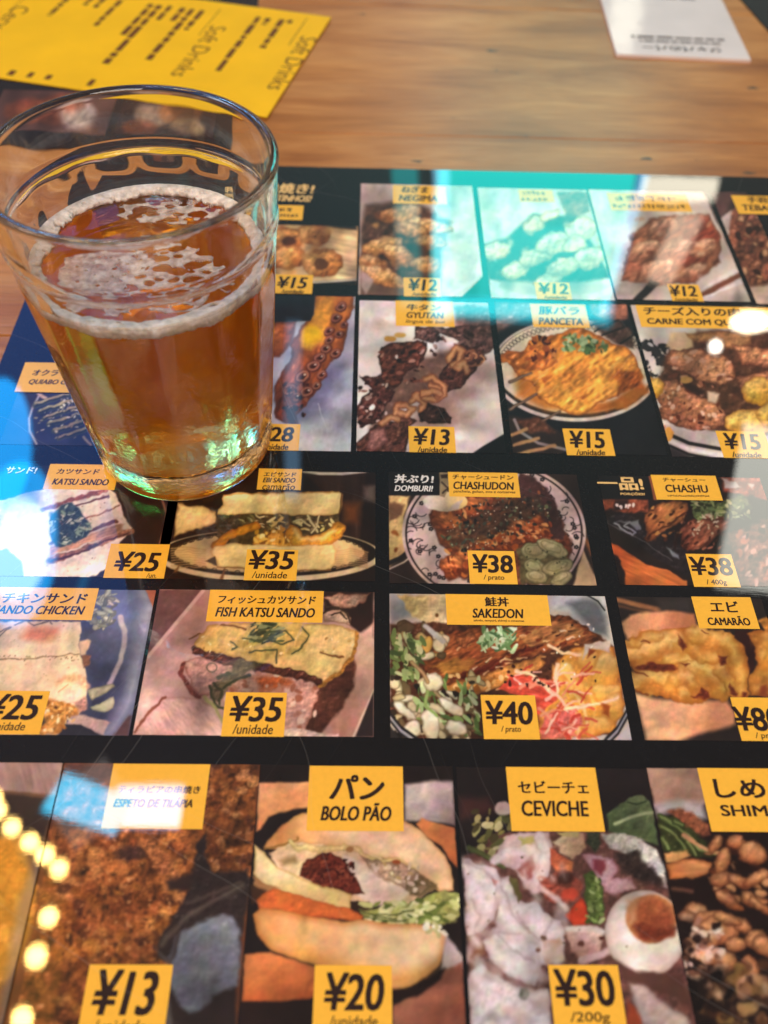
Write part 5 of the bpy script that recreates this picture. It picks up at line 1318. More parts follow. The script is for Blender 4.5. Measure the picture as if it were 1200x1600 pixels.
t.P([(50, 1225), (300, 1215), (420, 1205), (420, 1400), (50, 1400)], '221614', soft=5, w=1)
t.build(menu, 'photo of hands holding a stuffed bun')
t.name((392, 58), (855, 381), ('パン', 487, 767, 103, 226, {'b': 0.035}), ('BOLO PÃO', 445, 803, 240, 330, {'sh': 0.15}))
t.price((418, 1040), (798, 1400), ('¥20', 452, 770, 1076, 1266), ('/unidade', 488, 730, 1288, 1345, {'b': 0.012}))

# --- ceviche
t = Tile(Z15, (38, 63), (1206, 1400), '1d1718')
t.P([(50, 210), (190, 215), (240, 270), (60, 310)], '3c2220', soft=14)
t.P([(760, 290), (820, 245), (870, 205), (930, 195), (968, 225), (985, 300), (1010, 440), (900, 400), (770, 380)], '3f4c30', soft=3, w=1.5, tex=(0.25, 10), g=('5c6846', 800, 380, 940, 240))
t.L([(800, 335), (880, 300), (975, 280)], 16, '98a078', soft=3, w=1).L([(860, 230), (900, 240), (950, 225)], 8, '2c3822', soft=2)
t.P([(70, 490), (240, 380), (500, 360), (760, 370), (1000, 450), (1050, 640), (1100, 900), (1140, 1060), (1206, 1300), (1206, 1400), (100, 1400), (90, 800)], '5c3a34', soft=5, w=3, tex=(0.4, 12))
t.S([(130, 270), (330, 480)], 46, (8, 24), ['6c6238', '958a5c', '3c3420', 'b0a47c', '4c4a2a'], asp=2, w=2, rot=(-50, 40))
t.L([(95, 450), (180, 490), (270, 540)], 26, '545832', soft=2.4, w=1.5, e=('2c301c', 5))
t.E(265, 265, 40, 34, 'b49c98', soft=3, w=2)
wt = dict(soft=3, w=2.5, tex=(0.10, 11), e=('987c7c', 9))
t.P([(240, 470), (280, 390), (400, 372), (480, 376), (495, 420), (490, 520), (460, 620), (420, 660), (370, 640), (320, 560), (250, 520)], 'c4a4a4', **wt)
t.P([(340, 400), (410, 395), (415, 430), (360, 440)], 'a4945c', soft=4, w=3).P([(330, 560), (400, 480), (410, 600), (380, 610)], '8c4a44', soft=6, w=3)
t.L([(440, 400), (470, 470), (455, 560), (420, 640)], 60, 'd2bcbe', soft=4, w=1.5, e=('a48488', 6))
t.L([(220, 510), (290, 470), (400, 460)], 40, 'cfb8ba', soft=4, w=2)
t.P([(500, 430), (560, 390), (640, 380), (660, 450), (600, 500), (540, 470)], 'b88a70', soft=4, w=3, tex=(0.2, 9), g=('d8bca0', 640, 480, 520, 400))
t.P([(520, 375), (630, 375), (620, 405), (560, 400)], 'cdb478', soft=3, w=2)
t.P([(480, 450), (540, 480), (602, 515), (595, 565), (520, 570), (490, 530)], 'b4503a', soft=4, w=3, tex=(0.3, 8), g=('d0764e', 500, 470, 580, 560))
t.P([(655, 375), (730, 375), (735, 440), (700, 470), (660, 430)], '34382a', soft=4, w=3, tex=(0.4, 8))
t.P([(740, 385), (830, 380), (920, 400), (1000, 460), (1040, 560), (1040, 640), (960, 560), (840, 470), (770, 450)], 'a39a94', soft=4, w=3, tex=(0.3, 9), g=('c9c2be', 800, 440, 980, 480))
t.P([(800, 470), (900, 460), (960, 540), (1030, 600), (1030, 640), (900, 610), (820, 550)], '2e2220', soft=8, w=4, tex=(0.4, 9))
t.P([(640, 480), (700, 480), (790, 500), (815, 560), (790, 600), (860, 590), (900, 640), (800, 680), (750, 660), (700, 570)], 'bc959c', soft=4, w=3, tex=(0.15, 10), e=('845058', 7))
t.P([(690, 505), (760, 510), (740, 580), (700, 560)], '7c3440', soft=6, w=3)
t.P([(430, 600), (560, 560), (630, 620), (640, 690), (560, 720), (470, 700)], '8e4436', soft=5, w=4, tex=(0.35, 9))
t.E(560, 600, 40, 30, '3c2018', soft=6, w=3).E(580, 670, 40, 30, 'b8402e', soft=5, w=3)
t.L([(440, 640), (520, 690), (560, 740)], 26, 'c6a49e', soft=4, w=2)
t.P([(555, 775), (600, 730), (640, 688), (668, 740), (672, 815), (600, 825)], 'be3e24', soft=3, w=1.5, tex=(0.12, 9), e=('8a2614', 5))
t.P([(650, 580), (690, 560), (745, 640), (745, 760), (720, 820), (690, 815), (660, 720)], '53622f', soft=3, w=3, tex=(0.4, 8), e=('2c3a1a', 7))
t.S([(660, 590), (740, 800)], 26, (6, 15), ['8a9c58', 'a8b478', '3e4c22', '6c7c42'], asp=2, w=1.6)
t.P([(90, 600), (130, 620), (130, 690), (85, 730)], '7a7a44', soft=4, w=2)
t.P([(70, 495), (150, 530), (225, 545), (245, 600), (250, 680), (220, 800), (150, 860), (92, 870), (80, 660)], 'c9b9bc', **wt)
t.P([(250, 600), (290, 590), (340, 700), (380, 720), (410, 700), (460, 760), (540, 800), (560, 860), (550, 990), (450, 1010), (420, 1110), (300, 1080), (200, 980), (160, 900), (230, 830)], 'ccbfc1', **wt)
t.P([(360, 720), (420, 700), (460, 760), (460, 860), (400, 880), (370, 800)], 'd6cbcc', soft=6, w=2)
t.P([(160, 900), (230, 830), (330, 850), (440, 920), (440, 1020), (410, 1105), (300, 1080), (210, 990)], 'd4c9ca', soft=5, w=2, e=('a08c8c', 8))
t.P([(450, 900), (540, 880), (550, 985), (470, 1008)], 'b48c74', soft=6, w=3)
t.P([(290, 590), (330, 600), (350, 690), (340, 720), (310, 650)], '5a5230', soft=3, w=2).P([(205, 600), (240, 610), (225, 640)], 'a84a44', soft=4, w=2)
t.E(430, 940, 12, 10, '6a4438', w=2).E(460, 885, 14, 12, '5a4030', w=2)
t.P([(95, 880), (150, 860), (170, 960), (110, 1030), (95, 960)], '7c5442', soft=6, w=2)
t.P([(570, 850), (640, 825), (740, 830), (750, 880), (720, 960), (640, 990), (590, 950)], 'a47468', soft=4, w=3, tex=(0.2, 9), g=('d0b0a8', 600, 960, 660, 840))
t.L([(570, 840), (650, 832), (745, 850)], 26, 'd2c2be', soft=4, w=2).L([(640, 990), (720, 970), (800, 930)], 36, 'caa8a6', soft=4, w=2)
t.E(740, 880, 14, 12, '4c2420', w=2).E(635, 910, 14, 16, '5c342a', w=2)
t.E(945, 860, 192, 208, 'd3c2b8', rot=-15, soft=2.2, w=0.8, tex=(0.05, 12), e=('9a8078', 12), g=('dcd0ca', 980, 1040, 850, 760))
t.E(975, 790, 122, 118, 'a05632', rot=-15, soft=4, w=2, tex=(0.25, 12), e=('c8935e', 12), g=('84402a', 900, 740, 1000, 880))
t.P([(860, 700), (910, 690), (900, 800), (870, 820)], 'c48e62', soft=10, w=2)
t.P([(888, 830), (930, 800), (1000, 840), (1100, 830), (1090, 870), (1010, 905), (930, 890)], '70301f', soft=6, w=2, tex=(0.3, 9))
t.P([(100, 1050), (160, 1000), (230, 1060), (330, 1110), (420, 1130), (480, 1120), (500, 1400), (105, 1400)], 'c5b9bb', soft=4, w=2.5, tex=(0.14, 10), e=('8c7070', 9))
t.L([(165, 995), (250, 1055), (370, 1115)], 14, '6c4440', soft=4, w=2).E(362, 1150, 26, 28, '2c3222', soft=4, w=3)
t.P([(800, 990), (900, 1040), (1120, 1060), (1180, 1240), (1080, 1160), (900, 1120), (840, 1070)], '4a2e28', soft=6, w=2)
t.P([(870, 1100), (940, 1110), (1050, 1200), (1150, 1260), (1206, 1400), (930, 1400)], 'b09894', soft=6, w=2, tex=(0.12, 10), e=('705450', 9))
t.P([(860, 1180), (920, 1250), (940, 1400), (850, 1400)], 'a04428', soft=8, w=3)
t.S([(80, 500), (560, 1120)], 60, (10, 40), ['b09c9e', 'dcd2d2', 'a48e8e', 'c8b4b2', 'e4dcda'], asp=2.6, rot=(60, 50), w=3, soft=9, op=0.5)
t.S([(110, 1060), (490, 1380)], 40, (10, 40), ['ac9a9c', 'dcd2d2', 'a08a8a', 'c0a8a4'], asp=2, rot=(20, 60), w=3, soft=9, op=0.5)
for q in (((90, 520), (180, 560), (235, 640), (225, 760)), ((260, 640), (300, 760), (390, 860)), ((170, 880), (240, 850), (340, 870)), ((460, 870), (500, 800)), ((240, 860), (300, 940), (410, 1000)), ((110, 700), (150, 780), (130, 850)), ((330, 760), (370, 830), (440, 900))):
    t.L(q, 12, '8e7474', soft=6, w=3, taper=0.6, op=0.6)
t.S([(80, 480), (1000, 1000)], 12, (3, 6), ['4a2a24', '6a4a30', '3c3a22'], w=1, soft=1.6)
t.build(menu, 'photo of ceviche with half an egg')
t.name((276, 62), (752, 373), ('セビーチェ', 334, 671, 130, 190, {'sh': 0, 'b': 0.03}), ('CEVICHE', 348, 674, 224, 300, {'sh': 0.06}))
t.price((478, 1012), (870, 1400), ('¥30', 505, 800, 1032, 1212, {'sh': 0.03}), ('/200g', 584, 778, 1238, 1300, {'b': 0.012, 'sh': 0.08}))

# --- shimeji
t = Tile(Z16, (110, 82), (1200, 1650), '1b1110')
t.P([(105, 80), (480, 80), (470, 300), (160, 310)], '9c7462', soft=5, tex=(0.08, 12), g=('b48e7c', 300, 290, 250, 90))
t.P([(150, 300), (300, 270), (440, 290), (470, 380), (400, 400), (260, 340), (175, 372)], 'b6a6a8', soft=12, w=1)
t.P([(240, 340), (300, 320), (400, 360), (480, 420), (480, 480), (340, 470)], '8a4c34', soft=6, w=3, tex=(0.4, 9))
t.P([(180, 380), (260, 370), (480, 520), (500, 610), (380, 620), (200, 570)], '2c3018', soft=5, w=3, tex=(0.4, 10))
for q in (((190, 370), (290, 430), (400, 520)), ((200, 430), (280, 480), (340, 560)), ((330, 490), (420, 560), (520, 590)), ((210, 500), (240, 560)), ((360, 520), (400, 600)), ((280, 400), (320, 420))): t.L(q, 40, '4c562c', soft=3, w=2, taper=0.3, e=('242a14', 6)); t.L(q, 9, '7c8650', soft=3, w=2)
t.L([(330, 480), (420, 540), (540, 590)], 24, 'b4845c', soft=3, w=2)
t.P([(215, 590), (350, 570), (370, 610), (290, 640), (230, 640)], 'c8925c', soft=4, w=2, tex=(0.15, 10))
t.P([(228, 650), (300, 625), (420, 625), (500, 650), (490, 700), (420, 735), (250, 745)], 'b0683a', soft=4, w=2, tex=(0.15, 12, 0, 3), e=('6a3418', 8), g=('cc8a58', 300, 740, 400, 640))
E_ = lambda x, y, a, b, r, c='9c5a36': t.E(x, y, a, b, c, rot=r, soft=4, w=2.5, tex=(0.22, 10), e=('3e1c10', 10), g=('cf9468', x, y + b, x - 5, y - b))
t.S([(480, 470), (838, 900)], 30, (16, 40), ['8a4c2c', 'b0754c', '5c2e1c', 'c08a60', '2a1510'], asp=2.2, rot=(30, 60), w=2.5, soft=4, e=('2e1610', 6))
for q in ((560, 640, 48, 95, 15), (545, 745, 60, 48, 0), (520, 530, 30, 60, 30), (660, 760, 70, 36, 30), (640, 520, 60, 44, 0), (740, 590, 90, 70, 30), (600, 870, 100, 40, 35), (760, 740, 90, 40, -30), (720, 860, 60, 40, 40), (780, 900, 80, 30, 40)): E_(*q)
t.P([(690, 470), (730, 470), (720, 510), (680, 510)], '1e1210', soft=5).P([(620, 640), (720, 650), (760, 690), (640, 710)], '1c0f0c', soft=6, w=2)
t.P([(260, 770), (480, 740), (500, 860), (440, 890), (280, 900)], '1a0f0e', soft=8, w=2).L([(270, 800), (380, 815)], 16, '6c4434', soft=6)
for q in ((400, 930, 70, 50, 0), (350, 960, 50, 40, 0), (460, 970, 80, 40, -20), (540, 1040, 140, 90, -10), (470, 1100, 80, 60, 0), (680, 1020, 60, 44, 20), (640, 1130, 70, 50, 0), (590, 980, 90, 40, 20), (760, 1100, 70, 60, 0), (820, 1140, 90, 60, 30), (730, 1260, 50, 70, -30), (480, 1200, 90, 50, 20), (580, 1230, 70, 60, 0), (380, 1140, 50, 60, 0)): E_(*q, 'a4643e' if q[0] > 450 else '94705c')
t.E(525, 1050, 34, 26, 'd8c8c0', soft=8, w=2).E(480, 1190, 30, 26, 'c8b4a8', soft=8, w=2)
t.S([(300, 1000), (560, 1330)], 60, (10, 28), ['b48a74', '6a4434', 'cdb0a0', '4a2c22', '8a6250', '241512'], w=2.5, soft=4, asp=1.6)
t.S([(430, 1250), (838, 1650)], 90, (14, 44), ['8a6048', 'b08c70', '4a2c1c', '6a4a30', '2a1812', 'a47c50', '7a5a30'], w=3, soft=7, asp=1.6, op=0.85)
t.S([(300, 1300), (600, 1650)], 24, (26, 50), ['120c0c', '1c1210'], w=3, soft=9)
t.build(menu, 'photo of shimeji mushrooms with spring onion')
t.name((410, 83), (1280, 466), ('しめじ', 512, 985, 150, 264, {'sh': 0, 'b': 0.035}), ('SHIMEJI', 552, 960, 304, 392, {'sh': 0.0}))


# blurred dishes on the second menu, seen past and through the glass; the list lies over its far end
def far_tile(x0, x1, y0, y1, base, blobs, label=None):
    (ax, bx), (ay, by) = pixel(np.array([x0, x1]), np.array([y1, y0]))
    t = Tile((ax, ay, 1.0), (0, 0), (bx - ax, by - ay), base, clip=False)
    w, h = bx - ax, by - ay
    for x, y, a, b, c in blobs:
        t.E(x * w, y * h, a * w, b * h, c, soft=9, w=2, tex=(0.3, 7), op=0.6)
    t.build(other, label)
    t.obj.matrix_parent_inverse = other.matrix_world.inverted() if False else (Matrix.Translation(other.location) @ Matrix.Rotation(other.rotation_euler.z, 4, 'Z')).inverted()


far_tile(-0.110, -0.062, 0.366, 0.402, '2a1a18', ((.3, .5, .22, .3, 'c8a080'), (.62, .4, .26, .3, 'c07030'), (.7, .75, .2, .2, 'd8b07c'), (.15, .8, .2, .2, '9a4a24')))
far_tile(-0.165, -0.114, 0.366, 0.402, '5a3a34', ((.3, .5, .3, .3, 'b4502c'), (.7, .55, .22, .36, 'd8c0b0'), (.6, .3, .2, .2, '8a3a20')))
far_tile(-0.220, -0.169, 0.366, 0.402, '6a4a3c', ((.5, .5, .36, .36, 'c89a88'), (.3, .7, .2, .2, 'b46a3a')))

# ---------------------------------------------------------------- beer glass
GX, GY, GZ = -0.054, 0.188, Z_TEXT + 0.00002
H, RT, RB = 0.092, 0.0337, 0.0256
WALL = 0.0024
NF = 14
Z_RING = 0.0755
Z_FLOOR = 0.0085
LEVEL = 0.0668
glass = empty('beer_glass', (GX, GY, GZ), 'faceted clear tumbler of beer standing on the black menu', 'glass')


def r_out(z):
    return RB + (RT - RB) * z / H


def r_in(z):
    return r_out(z) - WALL - 0.0006 * max(0, 1 - z / 0.03)


def glass_mesh():
    nt_ = NF * 20
    th = np.arange(nt_) / nt_ * 2 * math.pi
    prof = []                                    # (z, r, kind) from the centre of the foot up the outside, over the rim and down inside
    for r in (0.0, 0.35, 0.7, 0.9): prof.append((0.0011 if r < 0.85 else 0.0007, r * (RB - 0.0022), 0))
    for a in range(7):
        t = a / 6 * math.pi / 2
        prof.append((0.0022 - 0.0022 * math.cos(t), RB - 0.0022 + 0.0022 * math.sin(t), 0))
    for z in np.linspace(0.004, Z_RING, 54): prof.append((z, r_out(z), 1))
    for z, d in ((Z_RING + 0.0003, 0.00025), (Z_RING + 0.0008, 0.0004), (Z_RING + 0.0014, 0.00025), (Z_RING + 0.002, 0.0)):
        prof.append((z, r_out(z) + d, 0))
    for z in np.linspace(Z_RING + 0.004, H - 0.0018, 8): prof.append((z, r_out(z), 0))
    rc = r_out(H) - 0.00125
    for a in range(1, 12):
        t = a / 12 * math.pi
        prof.append((H - 0.00125 + 0.00125 * math.sin(t), rc + 0.00128 * math.cos(t), 0))
    for z in np.linspace(H - 0.002, LEVEL, 20): prof.append((z, r_in(z), 2))
    dl = (th - math.pi / 2 + math.pi / NF) % (2 * math.pi / NF) - math.pi / NF
    V = []
    for z, r, kd in prof:
        if kd == 1:
            # flat panels ground into the cone, ending in arches under the ring
            t = (z - 0.004) / (Z_RING - 0.004)
            k = math.cos(math.pi / NF) + 0.004
            up = np.clip((t - 0.90) / 0.10, 0, 1)
            lo = np.clip((0.10 - t) / 0.10, 0, 1)
            k = k + (1.004 - k) * (up ** 2 + lo ** 2)
            q = r * k / np.cos(dl)
            w = 0.00035
            rr = np.minimum(q, r)
            rr = np.where(np.abs(q - r) < w, np.minimum(q, r) - (w - np.abs(q - r)) ** 2 / (4 * w), rr)
        else:
            rr = np.full(nt_, r)
        V.append(np.stack([rr * np.cos(th), rr * np.sin(th), np.full(nt_, z)], 1))
    n = len(prof)
    V = np.concatenate(V)
    F, MI = [], []
    for i in range(n - 1):
        for j in range(nt_):
            j2 = (j + 1) % nt_
            if i == 0:
                F.append((i * nt_, (i + 1) * nt_ + j2, (i + 1) * nt_ + j))
            else:
                F.append((i * nt_ + j, i * nt_ + j2, (i + 1) * nt_ + j2, (i + 1) * nt_ + j))
            MI.append(1 if prof[i][2] == 1 and prof[i][0] < Z_RING - 0.004 else 0)
    # collapse the two centre rings to single vertices
    me_v = V.tolist()
    return me_v, F, MI


def glass_mat(name, wet):
    m = bpy.data.materials.new(name); m.use_nodes = True
    nt = m.node_tree
    for n in list(nt.nodes):
        if n.type != 'OUTPUT_MATERIAL': nt.nodes.remove(n)
    out = [n for n in nt.nodes][0]
    g = nt.nodes.new('ShaderNodeBsdfGlass')
    g.inputs['IOR'].default_value = 1.5
    g.inputs['Roughness'].default_value = 0.0
    g.inputs['Color'].default_value = (0.993, 0.997, 0.993, 1)
    L = nt.links.new
    geo = nt.nodes.new('ShaderNodeTexCoord')
    n0 = nt.nodes.new('ShaderNodeTexNoise'); n0.inputs['Scale'].default_value = 70; n0.inputs['Detail'].default_value = 1
    L(geo.outputs['Object'], n0.inputs['Vector'])
    b0 = nt.nodes.new('ShaderNodeBump'); b0.inputs['Strength'].default_value = 0.10; b0.inputs['Distance'].default_value = 0.002
    L(n0.outputs[0], b0.inputs['Height'])
    last = b0
    if wet:
        # beads and runs of condensation, thickest low on the glass
        mp = nt.nodes.new('ShaderNodeMapping'); mp.inputs['Scale'].default_value = (1, 1, 1.5)
        L(geo.outputs['Object'], mp.inputs['Vector'])
        nw = nt.nodes.new('ShaderNodeTexNoise'); nw.inputs['Scale'].default_value = 260; nw.inputs['Detail'].default_value = 2
        L(mp.outputs[0], nw.inputs['Vector'])
        mw = nt.nodes.new('ShaderNodeMix'); mw.data_type = 'VECTOR'; mw.inputs[0].default_value = 0.0016
        add = nt.nodes.new('ShaderNodeVectorMath'); add.operation = 'MULTIPLY_ADD'
        add.inputs[1].default_value = (0.0022, 0.0022, 0.0022)
        L(nw.outputs['Color'], add.inputs[0]); L(mp.outputs[0], add.inputs[2])
        vo = nt.nodes.new('ShaderNodeTexVoronoi'); vo.inputs['Scale'].default_value = 640; vo.feature = 'SMOOTH_F1'
        vo.inputs['Smoothness'].default_value = 0.3
        L(add.outputs[0], vo.inputs['Vector'])
        n2 = nt.nodes.new('ShaderNodeTexNoise'); n2.inputs['Scale'].default_value = 110; n2.inputs['Detail'].default_value = 2
        L(geo.outputs['Object'], n2.inputs['Vector'])
        sx = nt.nodes.new('ShaderNodeSeparateXYZ'); L(geo.outputs['Object'], sx.inputs[0])
        mr = nt.nodes.new('ShaderNodeMapRange'); mr.inputs['From Min'].default_value = 0.070; mr.inputs['From Max'].default_value = 0.022
        L(sx.outputs[2], mr.inputs['Value'])
        ms = nt.nodes.new('ShaderNodeMapRange'); ms.inputs['From Min'].default_value = 0.34; ms.inputs['From Max'].default_value = 0.60
        L(n2.outputs[0], ms.inputs['Value'])
        m0 = nt.nodes.new('ShaderNodeMath'); m0.operation = 'MULTIPLY'; L(mr.outputs[0], m0.inputs[0]); L(ms.outputs[0], m0.inputs[1])
        m1 = nt.nodes.new('ShaderNodeMath'); m1.operation = 'MULTIPLY'; L(m0.outputs[0], m1.inputs[0]); L(vo.outputs['Distance'], m1.inputs[1])
        b1 = nt.nodes.new('ShaderNodeBump'); b1.inputs['Strength'].default_value = 0.2; b1.inputs['Distance'].default_value = 0.0007
        b1.invert = True
        L(m1.outputs[0], b1.inputs['Height']); L(b0.outputs[0], b1.inputs['Normal'])
        last = b1
    if wet:
        rm = nt.nodes.new('ShaderNodeMapRange'); rm.inputs['To Min'].default_value = 0.02; rm.inputs['To Max'].default_value = 0.22
        L(m0.outputs[0], rm.inputs['Value']); L(rm.outputs[0], g.inputs['Roughness'])
    L(last.outputs[0], g.inputs['Normal'])
    L(g.outputs[0], out.inputs['Surface'])
    return m


gv, gf, gm = glass_mesh()
body = mesh_obj('tumbler', gv, gf, [glass_mat('clear_glass', False), glass_mat('wet_glass', True)], glass, gm, True)

# ---- the beer
def beer_mat():
    m = bpy.data.materials.new('beer_liquid'); m.use_nodes = True
    nt = m.node_tree
    for n in list(nt.nodes):
        if n.type != 'OUTPUT_MATERIAL': nt.nodes.remove(n)
    out = nt.nodes[0]
    g = nt.nodes.new('ShaderNodeBsdfGlass')
    g.inputs['Roughness'].default_value = 0.0
    # against the glass the skin has the beer/glass ratio, on the free surface the beer/air ratio
    tc = nt.nodes.new('ShaderNodeTexCoord'); sx = nt.nodes.new('ShaderNodeSeparateXYZ')
    cm = nt.nodes.new('ShaderNodeNewGeometry'); sn = nt.nodes.new('ShaderNodeSeparateXYZ')
    gt = nt.nodes.new('ShaderNodeMath'); gt.operation = 'GREATER_THAN'; gt.inputs[1].default_value = LEVEL - 0.0012
    an = nt.nodes.new('ShaderNodeMath'); an.operation = 'ABSOLUTE'
    g2 = nt.nodes.new('ShaderNodeMath'); g2.operation = 'GREATER_THAN'; g2.inputs[1].default_value = 0.6
    ml = nt.nodes.new('ShaderNodeMath'); ml.operation = 'MULTIPLY'
    mr = nt.nodes.new('ShaderNodeMapRange'); mr.inputs['To Min'].default_value = 1.34 / 1.5; mr.inputs['To Max'].default_value = 1.34
    K = nt.links.new
    K(tc.outputs['Object'], sx.inputs[0]); K(sx.outputs[2], gt.inputs[0])
    K(cm.outputs['True Normal'], sn.inputs[0]); K(sn.outputs[2], an.inputs[0]); K(an.outputs[0], g2.inputs[0])
    K(gt.outputs[0], ml.inputs[0]); K(g2.outputs[0], ml.inputs[1]); K(ml.outputs[0], mr.inputs['Value']); K(mr.outputs[0], g.inputs['IOR'])
    v = nt.nodes.new('ShaderNodeVolumePrincipled')
    v.inputs['Color'].default_value = (1.0, 0.43, 0.05, 1)
    v.inputs['Density'].default_value = 18.0
    v.inputs['Anisotropy'].default_value = 0.3
    ab = nt.nodes.new('ShaderNodeVolumeAbsorption')
    ab.inputs['Color'].default_value = (0.99, 0.79, 0.02, 1); ab.inputs['Density'].default_value = 58
    av = nt.nodes.new('ShaderNodeAddShader'); K(v.outputs[0], av.inputs[0]); K(ab.outputs[0], av.inputs[1]); v = av
    nt.links.new(g.outputs[0], out.inputs['Surface']); nt.links.new(v.outputs[0], out.inputs['Volume'])
    return m


def lathe(prof, n):
    V, F = [], []
    th = [2 * math.pi * j / n for j in range(n)]
    idx = []
    for z, r in prof:
        if r == 0:
            idx.append([len(V)] * n); V.append((0, 0, z))
        else:
            idx.append(list(range(len(V), len(V) + n))); V += [(r * math.cos(t), r * math.sin(t), z) for t in th]
    for a, b in zip(idx[:-1], idx[1:]):
        for j in range(n):
            k = (j + 1) % n
            q = [a[j], a[k], b[k], b[j]]
            q = [x for i, x in enumerate(q) if x not in q[:i]]
            if len(q) > 2 and not (a is not b and V[a[0]] == V[b[0]]): F.append(tuple(q))
    return V, F


prof = [(Z_FLOOR + 0.0004, 0.0)]
ri = r_in(Z_FLOOR)
prof += [(Z_FLOOR + 0.0002, 0.5 * (ri - 0.004))]
for a in range(8, -1, -1):
    t = a / 8 * math.pi / 2
    prof.append((Z_FLOOR + 0.004 - 0.004 * math.sin(t), ri - 0.004 + 0.004 * math.cos(t)))
for z in np.linspace(Z_FLOOR + 0.006, LEVEL, 30): prof.append((z, r_in(z)))
prof.append((LEVEL, r_in(LEVEL)))          # sharp edge: a second ring starts the free surface
for k, d in ((0.985, -0.0005), (0.95, -0.0009), (0.8, -0.001), (0.5, -0.001), (0.0, -0.001)):
    prof.append((LEVEL + d, r_in(LEVEL) * k))
bv, bf = lathe(prof, NF * 20)
beer = mesh_obj('beer', bv, bf, beer_mat(), None, None, True)
beer.location = (GX, GY, GZ)
tag(beer, 'amber beer with a thin lacy head filling the faceted tumbler', 'beer')

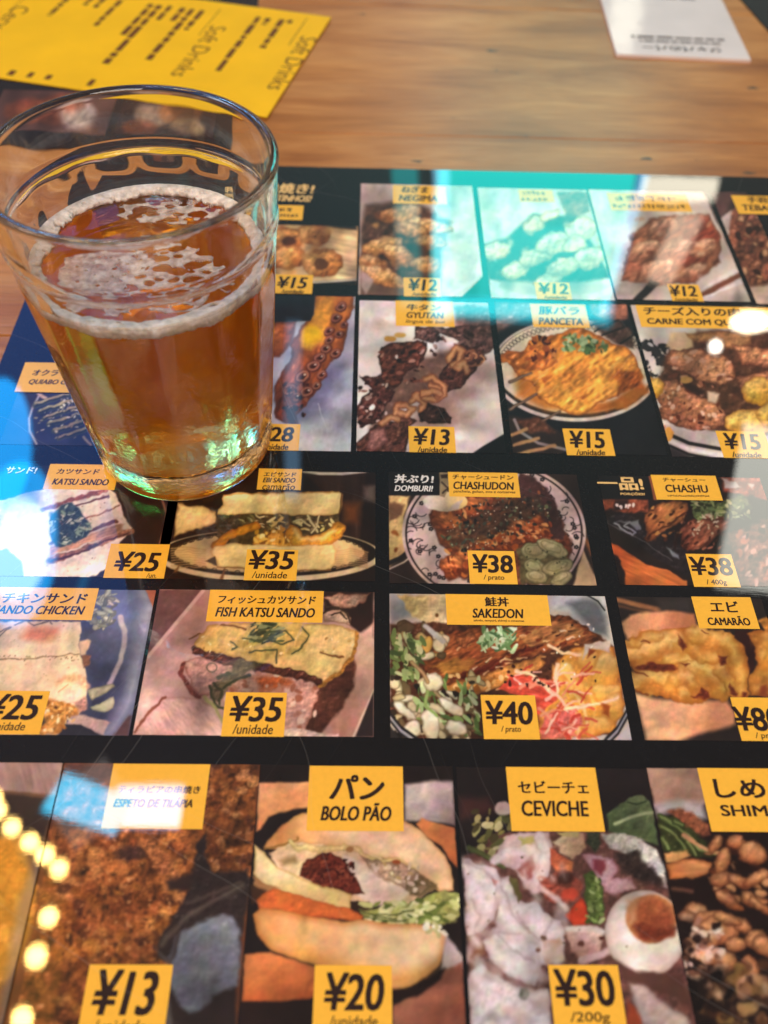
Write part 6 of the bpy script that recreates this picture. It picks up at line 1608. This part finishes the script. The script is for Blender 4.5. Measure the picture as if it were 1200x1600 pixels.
# ---- the head: a ring along the wall and a lace of bubbles in the middle
def foam_mesh(part):
    NR, NT = 150, 420
    R = r_in(LEVEL) - 0.0001
    r = np.linspace(0.02, 1.0, NR) * R
    t = np.arange(NT) / NT * 2 * math.pi
    rc = (r[:-1] + r[1:]) / 2
    X = rc[:, None] * np.cos(t); Y = rc[:, None] * np.sin(t)
    rg = np.random.default_rng(5)
    # lace: cell walls between irregular holes
    pts = []
    while len(pts) < 260:
        q = rg.uniform(-R, R, 2)
        s = 0.0011 + 0.0016 * rg.random()
        if all(np.hypot(*(q - p[:2])) > 0.75 * (s + p[2]) for p in pts): pts.append((q[0], q[1], s))
        elif rg.random() < 0.02: pts.append((q[0], q[1], s * 0.5))
    pts = np.array(pts)
    wx = X + 0.0011 * fbm(X * 500, Y * 500, 21, 2); wy = Y + 0.0011 * fbm(X * 500 + 9, Y * 500, 23, 2)
    hole = np.full(X.shape, 9.0)
    for px_, py_, s in pts: hole = np.minimum(hole, np.hypot((wx - px_) * 0.8, (wy - py_) * 1.15) / s)
    big = fbm(X * 170, Y * 170, 31, 3); fine = fbm(X * 900, Y * 900, 33, 2)
    rr = np.broadcast_to(rc[:, None], X.shape) / R
    ang = np.broadcast_to(t, X.shape)
    front = np.clip(-np.sin(ang), 0, 1)
    edge = 0.885 - 0.02 * front + 0.10 * fbm(np.cos(ang) * 5 + rr, np.sin(ang) * 5, 35, 3) + 0.03 * fine
    ring = rr > edge
    # small holes in the ring
    hp = rg.uniform(-R, R, (620, 2))
    small = np.full(X.shape, 9.0)
    for q in hp:
        s = 0.00014 + 0.0008 * rg.random() ** 4
        small = np.minimum(small, np.hypot(X - q[0], Y - q[1]) / s)
    ring &= (small > 1) | (rr > 0.965)
    # patch in the front half: solid on its left, lace on its right
    ex = (X + 0.000) / (0.70 * R); ey = (Y + 0.24 * R) / (0.50 * R)
    patch = ex ** 2 + ey ** 2 + 1.3 * big < 1
    solid = ((X + 0.36 * R) / (0.36 * R)) ** 2 + ((Y + 0.20 * R) / (0.34 * R)) ** 2 + 1.6 * big < 1
    lace = patch & (hole > 0.86) | solid & (hole > 0.25)
    back = (((X - 0.1 * R) / (0.62 * R)) ** 2 + ((Y - 0.62 * R) / (0.16 * R)) ** 2 + 1.8 * big < 1) & (hole > 0.95)
    keep = ring if part == 0 else (lace | back) & ~ring
    # heights
    wallh = np.clip((rr - 0.70) / 0.30, 0, 1)
    rv = r[:, None] / R * np.ones((1, NT))
    Xv = r[:, None] * np.cos(t); Yv = r[:, None] * np.sin(t)
    top = LEVEL - 0.00075 + 0.0014 * np.clip((rv - 0.80) / 0.15, 0, 1) + 0.00025 * fbm(Xv * 800, Yv * 800, 41, 3)
    av = np.broadcast_to(t, rv.shape)
    drip = 0.0014 + 0.0014 * fbm(np.cos(av) * 9, np.sin(av) * 9, 43, 3) + 0.0010 * fbm(np.cos(av) * 45, np.sin(av) * 45, 45, 2)
    bot = LEVEL - 0.00115 - np.clip(drip, 0.0006, 1) * np.clip((rv - 0.90) / 0.06, 0, 1)
    V = np.concatenate([np.stack([Xv, Yv, top], -1).reshape(-1, 3), np.stack([Xv, Yv, bot], -1).reshape(-1, 3)])
    B = NR * NT
    F = []
    I, J = np.nonzero(keep)
    for i, j in zip(I.tolist(), J.tolist()):
        k = (j + 1) % NT
        a, b, c, d = i * NT + j, i * NT + k, (i + 1) * NT + k, (i + 1) * NT + j
        F.append((a, d, c, b)); F.append((B + a, B + b, B + c, B + d))
        if i == 0 or not keep[i - 1, j]: F.append((a, b, B + b, B + a))
        if i == NR - 2 or not keep[i + 1, j]: F.append((d, B + d, B + c, c))
        if not keep[i, j - 1]: F.append((a, B + a, B + d, d))
        if not keep[i, k]: F.append((b, c, B + c, B + b))
    used = np.zeros(2 * B, bool)
    for f in F: used[list(f)] = True
    mp = np.cumsum(used) - 1
    return V[used].tolist(), [tuple(int(mp[x]) for x in f) for f in F]


def foam_mat(name, alpha, lo, hi):
    m, nt, p, nd = nm(name)
    al = nd('ShaderNodeTexNoise'); al.inputs['Scale'].default_value = 420; al.inputs['Detail'].default_value = 4
    ar = nd('ShaderNodeMapRange'); ar.inputs['From Min'].default_value = 0.3; ar.inputs['From Max'].default_value = 0.7
    ar.inputs['To Min'].default_value = lo; ar.inputs['To Max'].default_value = hi
    nt.links.new(al.outputs[0], ar.inputs['Value']); nt.links.new(ar.outputs[0], p.inputs['Alpha'])
    tc = nd('ShaderNodeTexCoord')
    n = nd('ShaderNodeTexVoronoi'); n.inputs['Scale'].default_value = 900
    nt.links.new(tc.outputs['Object'], n.inputs['Vector']); nt.links.new(tc.outputs['Object'], al.inputs['Vector'])
    r = nd('ShaderNodeValToRGB')
    r.color_ramp.elements[0].color = (0.93, 0.86, 0.80, 1); r.color_ramp.elements[1].color = (0.84, 0.73, 0.66, 1)
    r.color_ramp.elements[1].position = 0.8
    nt.links.new(n.outputs['Distance'], r.inputs[0]); nt.links.new(r.outputs[0], p.inputs['Base Color'])
    p.inputs['Roughness'].default_value = 0.35
    p.inputs['Subsurface Weight'].default_value = 0.5
    p.inputs['Subsurface Radius'].default_value = (1, 0.8, 0.6)
    p.inputs['Subsurface Scale'].default_value = 0.0008
    b = nd('ShaderNodeBump'); b.inputs['Strength'].default_value = 0.7; b.inputs['Distance'].default_value = 0.0005
    nt.links.new(n.outputs['Distance'], b.inputs['Height']); nt.links.new(b.outputs[0], p.inputs['Normal'])
    return m


fv, ff = foam_mesh(0)
mesh_obj('foam', fv, ff, foam_mat('foam_ring', 0, 0.55, 1.0), beer, None, True)
fv, ff = foam_mesh(1)
mesh_obj('foam_lace', fv, ff, foam_mat('foam_lace', 0, 0.12, 0.66), beer, None, True)
